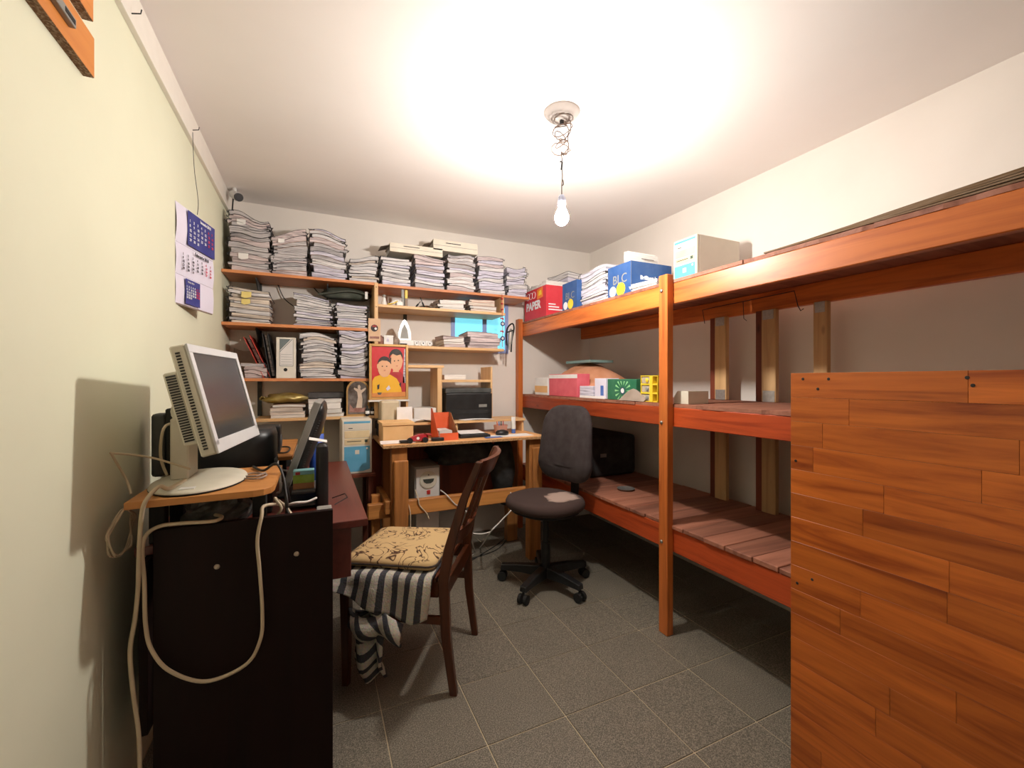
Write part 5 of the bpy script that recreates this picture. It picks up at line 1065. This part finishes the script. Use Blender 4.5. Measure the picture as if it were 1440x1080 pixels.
L_, Hr = yb - ya, zr - DKZ; mY = Vector((0, -1, 0))
oo = Vector((xr, yb, DKZ))
lettering('PAPER', .085, 'print_white', t, oo + mY * .03 + Z3 * .075 - X3 * .0008, mY, Z3, bold=.0035)
for k, cx in enumerate((.06, .11, .16)):
    MB().tube([oo + mY * (cx + .026 * math.cos(a)) + Z3 * (.185 + .026 * math.sin(a)) - X3 * .0012 for a in [2 * math.pi * q / 20 for q in range(20)]], .002, 4, close=True).build('ring_print', 'print_white', t)
decal('orange_square', [(.215, .14), (.305, .15), (.30, .225), (.21, .215)], oo - X3 * .0002, mY, Z3, 'print_orange', t); decal('square_mark', [(.235, .165), (.285, .17), (.28, .205), (.245, .20)], oo - X3 * .0009, mY, Z3, 'print_yellow', t)
on = Vector((xr, ya, DKZ))
for k in range(3): decal('text_line', rect(.02, .14 - .03 * k, .045 + .02 * k, .054 + .02 * k), on, X3, Z3, 'print_white', t)
for k in range(9):
    y_ = ya + .012 + (L_ - .03) * k / 9
    o = B('paper_file', (xr + .008, y_, DKZ + .0035), (xr + .205, y_ + (L_ - .03) / 9 - .002, zr + .03 + random.uniform(-.008, .012)), 'page_clean', None, .001); tag(o, 'white paper file standing upright in the red paper box, %s from the rack end' % ORD[8 - k], 'paper file', 'files in the red paper box')
def bluebox(lab, u0, u1, ztop, dx, X=1.535):
    y0, y1 = YA(u1, X), YA(u0, X); t = thing('paper_box', lab, 'box', (X + dx / 2, (y0 + y1) / 2, DKZ))
    openbox(t, X, y0, X + dx, y1, DKZ, ztop, 'box_blue'); o_ = Vector((X, y1, DKZ)); w_ = y1 - y0
    lettering('BLC', w_ * .36, 'grey_plastic', t, o_ + mY * w_ * .22 + Z3 * (ztop - DKZ) * .38 - X3 * .0008, mY, Z3)
    decal('white_dot', ring((w_ * .22, (ztop - DKZ) * .16), w_ * .15, 0), o_, mY, Z3, 'print_white', t); decal('yellow_dot', ring((w_ * .58, (ztop - DKZ) * .18), w_ * .19, 0), o_ - X3 * .0004, mY, Z3, 'print_yellow', t)
    return t, y0, y1
bluebox('small blue open paper box beside the red paper box', 791, 811, zat(800, 397, YA(800, 1.535)), .2)
zb_ = zat(887, 366, YA(887, 1.535)); t, y0, y1 = bluebox('large blue open paper box beside the rack post', 855, 887, zb_, .29)
lettering('Brilliant Laser', .03, 'print_white', t, Vector((1.60, y0 - .0008, DKZ + .075)), X3, Z3, bold=.001); decal('text_line', rect(.065, .24, .05, .058), Vector((1.535, y0, DKZ)), X3, Z3, 'print_white', t)
decal('fold_line', rect(.098 * 0 + .001, .003, .0, zb_ - DKZ), Vector((1.535, y0, DKZ)), X3, Z3, 'grey_plastic', t)
for k in range(5):
    o = MB().obox((1.69, y0 + .07 + .012 * k, DKZ + .125 + .003 * k), (.10, 0, 0), (0, .004, 0), (.006, .008, .115 + .004 * (k % 3))).build('paper_file', 'page_clean'); tag(o, 'white printed paper file standing in the large blue box, %s from its front' % ORD[k], 'paper file', 'files in the large blue box')
    if k == 0: 
        for q in range(3): decal('text_line', rect(.06, .15 - .02 * q, .205 - .022 * q, .210 - .022 * q), Vector((1.60, y0 + .058, DKZ)), X3, Z3, 'cover_grey', o)
# flattened cardboard pile
plain('cardboard', (112, 84, 50), 0.9, var=.12, nscale=10); plain('cardboard_edge', (176, 140, 92), 0.9)
for k in range(5):
    x0 = 1.55 + .012 * k; y1 = 1.08 - .03 * k + .02 * (k % 2); ph = k * 1.3
    o = MB().sheet(lambda i, j: (x0 + (2.14 - x0) * i, -0.35 + (y1 + .35) * j, DKZ + .006 + .0125 * k * (1 - .75 * j ** 3) + (.5 + .5 * math.sin(4.5 * j + ph * .25)) * .006 * k * (1 - j) + .004 * k * (1 - j) * i + .006), 5, 16, (0, 0, .005)).build('cardboard_sheet', 'cardboard', smooth=False)
    tag(o, 'brown flattened cardboard sheet on the upper rack deck, %s of its pile' % ('lowest', 'second from bottom', 'middle', 'second from top', 'topmost')[k], 'cardboard', 'flattened cardboard on the rack')

# ------------------------------------------------------------------ middle rack deck
M2 = Z2b + .0165
plain('cloth_orange', (216, 146, 104), 0.9, var=.12, nscale=10); plain('pack_pink', (222, 96, 110), 0.6); plain('tin_green', (34, 112, 78), 0.45); plain('tin_light', (150, 216, 150), 0.5); plain('teal_card', (120, 150, 146), 0.7); plain('drawer_yellow', (236, 204, 40), 0.45); plain('drawer_clear', (190, 176, 150), 0.2)
yA, yB = YA(860, 1.75), YA(748, 1.75)
o = MB().sheet(lambda i, j: (1.62 + .45 * i, yA + (min(yB, 3.05) - yA) * j, M2 + .004 + (.20 * math.sin(math.pi * min(1, j * 1.0)) ** .7 + .03) * math.sin(math.pi * (.08 + .84 * i)) ** .8 + .008 * math.sin(17 * j + 9 * i)), 12, 24, (0, 0, .01)).build('orange_cloth', 'cloth_orange', smooth=True); tag(o, 'crumpled peach cloth heaped on the middle rack deck', 'cloth')
o = MB().obox((1.85, 2.66, M2 + .248), (.10, 0, 0), (0, .16, 0), (0, 0, .009)).build('teal_folder', 'teal_card'); tag(o, 'pale teal folder lying on top of the peach cloth', 'folder')
xk = 1.56
def mb(nm, lab, cat, u0, u1, v, mt, dx=.10, X=xk):
    y0, y1 = YA(u1, X) + .002, YA(u0, X) - .002; z1 = zat((u0 + u1) / 2, v, (y0 + y1) / 2)
    t = thing(nm, lab, cat, (X + dx / 2, (y0 + y1) / 2, M2)); B('box_body', (X, y0, M2 + .0006), (X + dx, y1, z1), mt, t, .002); return t, X, y0, y1, z1
t, X_, y0, y1, z1 = mb('pink_pack', 'pink packet with white top band on the middle rack deck', 'packet', 772, 812, 526, 'pack_pink'); B('white_band', (X_ - .0008, y0, z1 - .03), (X_ - .0001, y1, z1 - .004), 'note_white', t, 0)
t, X_, y0, y1, z1 = mb('white_pack', 'white and orange packet beside the pink packet on the rack', 'packet', 752, 770, 531, 'note_white'); B('orange_band', (X_ - .0008, y0, M2 + .02), (X_ - .0001, y1, M2 + .07), 'carton', t, 0)
t, X_, y0, y1, z1 = mb('white_pack', 'grey striped packet between the pink packet and the green tin', 'packet', 815, 834, 543, 'page_lilac')
t, X_, y0, y1, z1 = mb('white_pack', 'lilac printed packet touching the green tin', 'packet', 836, 852, 532, 'calendar_white'); B('blue_print', (X_ - .0008, y0 + .02, M2 + .02), (X_ - .0001, y0 + .05, M2 + .08), 'blue_paper', t, 0)
t, X_, y0, y1, z1 = mb('green_tin', 'green tin with radiating pale rays and a round motif', 'tin', 854, 895, 533, 'tin_green')
oo = Vector((X_, y1, M2)); w_, h_ = y1 - y0, z1 - M2
for k in range(14):
    a = 2 * math.pi * k / 14; c_ = (w_ * .55, h_ * .45); d1, d2 = a - .09, a + .09
    decal('ray', [(c_[0] + .03 * math.cos(a), c_[1] + .03 * math.sin(a)), (c_[0] + .068 * math.cos(d1), max(.004, min(h_ - .012, c_[1] + .068 * math.sin(d1)))), (c_[0] + .068 * math.cos(d2), max(.004, min(h_ - .012, c_[1] + .068 * math.sin(d2))))], oo, mY, Z3, 'tin_light', t)
decal('motif', ring((w_ * .55, h_ * .45), .02, 0), oo - X3 * .0005, mY, Z3, 'eye_blue', t); decal('motif_centre', ring((w_ * .55, h_ * .45), .014, 0), oo - X3 * .001, mY, Z3, 'note_white', t)
o = MB().sheet(lambda i, j: (1.535 + .02 * j, YA(905, 1.535) + (YA(870, 1.535) - YA(905, 1.535)) * i, M2 + .002 + .065 * j * (1 - abs(2 * i - 1) ** 1.5 * .8)), 8, 3, (.0015, 0, 0)).build('folded_card', 'card_brown'); tag(o, 'folded grey brown card propped before the green tin', 'card')
o = B('white_tray', (1.545, YA(850, 1.545), M2 + .0006), (1.60 - .05, YA(815, 1.545), M2 + .015), 'note_white', None, .001); tag(o, 'flat white packet at the rack edge before the striped packets', 'packet')
# yellow drawer organiser
X_ = 1.55; y0, y1 = YA(925, X_), YA(900.5, X_); z1 = zat(912, 528.5, (y0 + y1) / 2)
t = thing('drawer_organiser', 'yellow plastic drawer organiser with clear drawers on the rack', 'drawer unit', (X_ + .06, (y0 + y1) / 2, M2))
hh = (z1 - M2) / 3; w_ = y1 - y0
for k in range(4): B('tray_plate', (X_, y0, M2 + .0006 + hh * k - (.004 if k else 0) - (0 if k < 3 else 0)), (X_ + .06, y1, M2 + hh * k + .0045 - (.003 if k == 3 else 0)), 'drawer_yellow', t, .001)
for y_ in (y0, y0 + w_ * .28, y1 - .005): B('upright', (X_ + (.0005 if y_ == y1 - .005 else -.002), y_, M2 + .0008), (X_ + .059, y_ + (.022 if y_ == y0 + w_ * .28 else .004), z1 - .004), 'drawer_yellow', t, .001)
for k in range(3):
    dr = B('drawer', (X_ + .004, y0 + w_ * .28 + .024, M2 + hh * k + .006), (X_ + .055, y1 - .007, M2 + hh * (k + 1) - .006), 'drawer_clear', t, .001)
    kn = MB().lathe([(.009, 0), (.011, .004), (.005, .006), (.001, .006)], n=12).build('knob', 'drawer_yellow' if k == 2 else 'grey_plastic', dr, local=True); kn.rotation_euler = (0, -math.pi / 2, 0); kn.location = Vector((X_ + .004, y0 + w_ * .62, M2 + hh * (k + .5))) - Vector(t['_base'])
t = thing('white_block', 'pale chamfered block on the middle rack deck beside the post', 'block', (1.62, 1.47, M2))
yq0, yq1 = YA(968, 1.57), YA(948, 1.57)
if False: pass
MB().prism([(yq0, 0), (yq1, 0), (yq1, .035), (yq1 - .022, .06), (yq0, .06)], lambda p, q, h: (h, p, M2 + .0006 + q), 1.57, 1.70).build('block', 'beige_plastic', t)

# ------------------------------------------------------------------ lower rack deck
M3 = Z3b + .0215
plain('suitcase', (28, 24, 24), 0.7); plain('bag_yellow', (206, 180, 80), 0.7)
t = thing('suitcase', 'black suitcase lying at the far end of the lower rack deck', 'suitcase', (1.85, 2.75, M3))
ys0, ys1 = YA(893, 2.05), 3.08
B('shell', (1.70, 2.45, M3 + .0006), (2.12, 2.98, zat(866, 612, 2.45)), 'suitcase', t, .03, seg=3); B('latch', (1.698, 2.52, M3 + .14), (1.702, 2.56, M3 + .17), 'steel', t, 0); B('tag', (1.80, 2.447, M3 + .14), (1.85, 2.4505, M3 + .165), 'grey_plastic', t, 0)
MB().tube([(1.699, 2.65, M3 + .15), (1.675, 2.66, M3 + .15), (1.675, 2.76, M3 + .15), (1.699, 2.77, M3 + .15)], .007, 8, 4).build('handle', 'matt_black', t)
o = blob((1.66, 2.92 - .02, M3 + .07), (.08, .10, .09), 5, .12, 14, 10, -.75).build('yellow_bag', 'bag_yellow', smooth=True); tag(o, 'yellow plastic bag on the lower rack deck behind the bench leg', 'bag')
o = MB().lathe([(.001, M3 + .0006), (.045, M3 + .0008), (.055, M3 + .009), (.05, M3 + .009), (.04, M3 + .004), (.001, M3 + .004)], (1.75, 2.12, 0), 20).build('metal_lid', 'zinc'); tag(o, 'small round metal lid on the lower rack deck', 'lid')

# ------------------------------------------------------------------ left desk clutter
t = thing('laser_printer', 'black rounded printer behind the beige monitor', 'printer', (-0.3, 2.1, DZ))
MB().loft([[(-.30 + p * g, 1.99 + q * g * .9, z_) for p, q in rbox(.30, .30, .08, 5)] for z_, g in ((DZ + .0006, .75), (DZ + .05, .95), (DZ + .12, 1), (DZ + .24, 1), (DZ + .27, .94))]).build('casing', 'black_plastic', t, smooth=True)
MB().obox((-.148, 1.95, DZ + .14), (.003, 0, 0), (0, .05, 0), (0, 0, .012)).build('button_bar', 'dark_grey', t)
t = thing('speaker', 'black small speaker box on the pale riser board', 'speaker', (-.19, 2.33, .86))
B('cabinet', (-.245, 2.26, .8606), (-.155, 2.36, .99), 'black_plastic', t, .006); 
o = MB().lathe([(.001, .001), (.02, .001), (.03, .004), (.033, 0)], n=18).build('cone', 'dark_grey', t, local=True); o.rotation_euler = (0, math.pi / 2, 0); o.location = Vector((-.1548, 2.31, .91)) - Vector(t['_base'])
t = thing('upright_modem', 'grey black upright modem box against the left wall behind the column', 'modem', (-.44, 1.62, MZ))
B('case', (-.472, 1.68, MZ + .0006), (-.437, 1.74, MZ + .20), 'dark_grey', t, .01, seg=2); B('front', (-.4365, 1.685, MZ + .004), (-.405, 1.738, MZ + .215), 'matt_black', t, .004)
MB().tube([(-.41, 1.683, MZ + .17), (-.42, 1.61, MZ + .16), (-.425, 1.60, MZ + .08), (-.41, 1.60, MZ + .02)], .004, 7, 6).build('lead', 'cable_cream', t)
# letter tray with green box
t = thing('letter_tray', 'black plastic two tier letter tray on the brown desk', 'tray', (-.02, 1.80, DZ))
MB().loft([[(.018 + p * g, 1.70 + q * g, z_) for p, q in rbox(.042, .06, .015, 4)] for z_, g in ((DZ + .0006, 1), (.94, 1), (.962, .92), (.972, .6))]).build('side_post', 'black_plastic', t, smooth=False)
B('side_rail', (-.003, 1.732, DZ + .0006), (.006, 2.02, DZ + .062), 'black_plastic', t, .001)
B('lower_tier', (-.09, 1.69, DZ + .012), (-.004, 2.02, DZ + .02), 'dark_grey', t, .001); B('upper_tier', (-.08, 1.70, DZ + .055), (-.004, 1.87, DZ + .063), 'dark_grey', t, .001)
o = MB().sheet(lambda i, j: (.035 - .06 * i, 1.69 + .08 * j, .975 + .014 * i + .004 * math.sin(6 * j)), 4, 3, (0, 0, .002)).build('paper_sheet', 'page_clean'); tag(o, 'white curled paper on top of the black letter tray', 'paper')
plain('juice_green', (150, 190, 60), 0.5, var=.1, nscale=40); plain('juice_blue', (130, 190, 196), 0.5)
t = thing('juice_carton', 'green and blue printed carton in the black letter tray', 'carton', (-.045, 1.76, DZ + .064)); B('lower_half', (-.078, 1.735, DZ + .0636), (-.008, 1.78, DZ + .085), 'kraft', t, .001); B('green_half', (-.078, 1.735, DZ + .0852), (-.008, 1.78, DZ + .115), 'juice_green', t, .001); B('blue_half', (-.078, 1.735, DZ + .1152), (-.008, 1.78, DZ + .130), 'juice_blue', t, .001); B('red_mark', (-.07, 1.7343, DZ + .116), (-.055, 1.7349, DZ + .126), 'bead_red', t, 0)
plain('spray_blue', (40, 84, 180), 0.4); t = thing('spray_bottle', 'blue and yellow plastic bottle behind the black monitor', 'bottle', (.005, 2.12, DZ))
MB().lathe([(.028, DZ + .0006), (.03, DZ + .01), (.03, DZ + .22)], (.0, 2.12, 0), 16).build('lower_body', 'spray_blue', t, smooth=True); MB().lathe([(.03, DZ + .2205), (.03, DZ + .30), (.018, DZ + .34), (.012, DZ + .36)], (.0, 2.12, 0), 16).build('upper_body', 'lead_yellow', t, smooth=True)
# crumpled grey plastic bag under the monitor riser
t = thing('plastic_bag', 'crumpled grey plastic bag stuffed under the monitor riser', 'bag', (-.28, 1.6, DZ)); plain('bag_grey', (74, 74, 68), 0.35, var=.25, nscale=30)
blob((-.275, 1.585, DZ + .054), (.09, .05, .055), 17, .2, 22, 12, -.9, 4).build('bag_body', 'bag_grey', t)
# cables
def dp(u, v, y=1.408): return P(u, v, Y=y)
cable('hanging_cable', [(-.33, 1.45, MZ + .03), (-.355, 1.40, MZ + .02), dp(224, 684, 1.37), dp(208, 700, 1.352), dp(200, 720, 1.355), dp(196, 770, 1.38), dp(194, 830), dp(190, 870), dp(183, 915), dp(187, 970), dp(195, 1030), P(197, 1085, Y=1.40), (-.40, 1.37, .05), (-.37, 1.35, .006), (-.30, 1.37, .006)], .0052, 'cable_cream', 'cream cable hanging over the monitor riser down to the floor')
cable('looped_cable', [(-.10, 1.60, DZ + .05), dp(372, 716, 1.455) + Z3 * .01, dp(368, 726, 1.414), dp(362, 760), dp(365, 800), dp(369, 860), dp(366, 900), dp(345, 935), dp(290, 958), dp(240, 944), dp(214, 915), dp(205, 880), dp(203, 820), dp(200, 775), dp(206, 752), dp(225, 740), dp(255, 736), dp(300, 733, 1.414), dp(312, 727, 1.445), (-.27, 1.50, DZ + .066)], .005, 'cable_cream', 'cream cable hanging in a wide loop before the dark desk panel')
cable('loose_cable', [(-.33, 1.50, MZ + .05), (-.42, 1.50, MZ + .09), (-.478, 1.44, MZ + .115), (-.48, 1.435, MZ + .11), (-.46, 1.46, MZ + .04), (-.445, 1.44, MZ + .006)], .003, 'cable_cream', 'cream cable poking against the left wall beside the monitor foot')
cpts = []
for k in range(48):
    a = 2 * math.pi * k / 12; cpts.append(Vector((-.465 + .006 * math.sin(k), 1.45 + .075 * math.cos(a) + .006 * math.sin(k * 1.7), .80 + .055 * math.sin(a) + .006 * math.cos(k * 2.1))))
cable('coiled_cable', cpts, .0025, 'cable_cream', 'thin coiled cable hanging at the left wall under the riser', 3, 5)
rs = random.Random(3)
mts = ['cable_black', 'cable_black', 'cable_white', 'cable_black', 'cable_white', 'cable_cream']
labs = ['black cable tangled between riser and black monitor', 'black cable looping over the riser corner', 'white cable tangled beside the black monitor', 'black cable lying on the pale riser board', 'white cable lying before the letter tray', 'cream cable tangled under the riser corner']
paths = [[(-.09, 1.55, DZ + .02), (-.085, 1.52, DZ + .08), (-.10, 1.60, DZ + .14), (-.085, 1.66, DZ + .05), (-.09, 1.72, DZ + .03), (-.10, 1.66, DZ + .12), (-.085, 1.6, DZ + .02)],
         [(-.20, 1.72, MZ + .006), (-.16, 1.62, MZ + .008), (-.12, 1.60, MZ + .03), (-.095, 1.56, MZ - .02), (-.085, 1.52, DZ + .05), (-.06, 1.51, DZ + .006)],
         [(-.10, 2.10, DZ + .06), (-.14, 1.95, DZ + .10), (-.15, 1.86, DZ + .09), (-.13, 1.80, DZ + .14), (-.12, 1.78, DZ + .06), (-.14, 1.90, DZ + .02)],
         [(-.30, 2.30, .868), (-.20, 2.24, .87), (-.13, 2.22, .868), (-.12, 2.36, .868), (-.15, 2.42, .868), (-.25, 2.4, .868)],
         [(-.11, 1.63, DZ + .03), (-.07, 1.60, DZ + .05), (-.03, 1.62, DZ + .045), (.0, 1.64, DZ + .05)],
         [(-.13, 1.52, DZ + .02), (-.10, 1.51, DZ + .06), (-.12, 1.53, DZ + .09), (-.09, 1.56, DZ + .05), (-.06, 1.53, DZ + .01)]]
for p_, m_, l_ in zip(paths, mts, labs): cable('tangled_cable', p_, .0042, m_, l_, 8, 6)
o = MB().tube([(-.20, 1.52, MZ + .006), (-.16, 1.50, MZ + .007), (-.145, 1.56, MZ + .006), (-.19, 1.60, MZ + .006), (-.21, 1.56, MZ + .007), (-.17, 1.53, MZ + .009), (-.15, 1.58, MZ + .008)], .003, 6, 6).build('earphone_lead', 'card_brown'); tag(o, 'brown thin lead bunched on the riser board', 'cable')
o = MB().tube([(.055, 1.80, DZ + .003), (.10, 1.78, DZ + .02), (.105, 1.72, DZ + .02), (.06, 1.70, DZ + .003)], .002, 5).build('wire_bail', 'black_metal'); tag(o, 'bent black wire standing on the brown desk top', 'wire')
for o in list(bpy.data.objects):
    if '_base' in o: del o['_base']
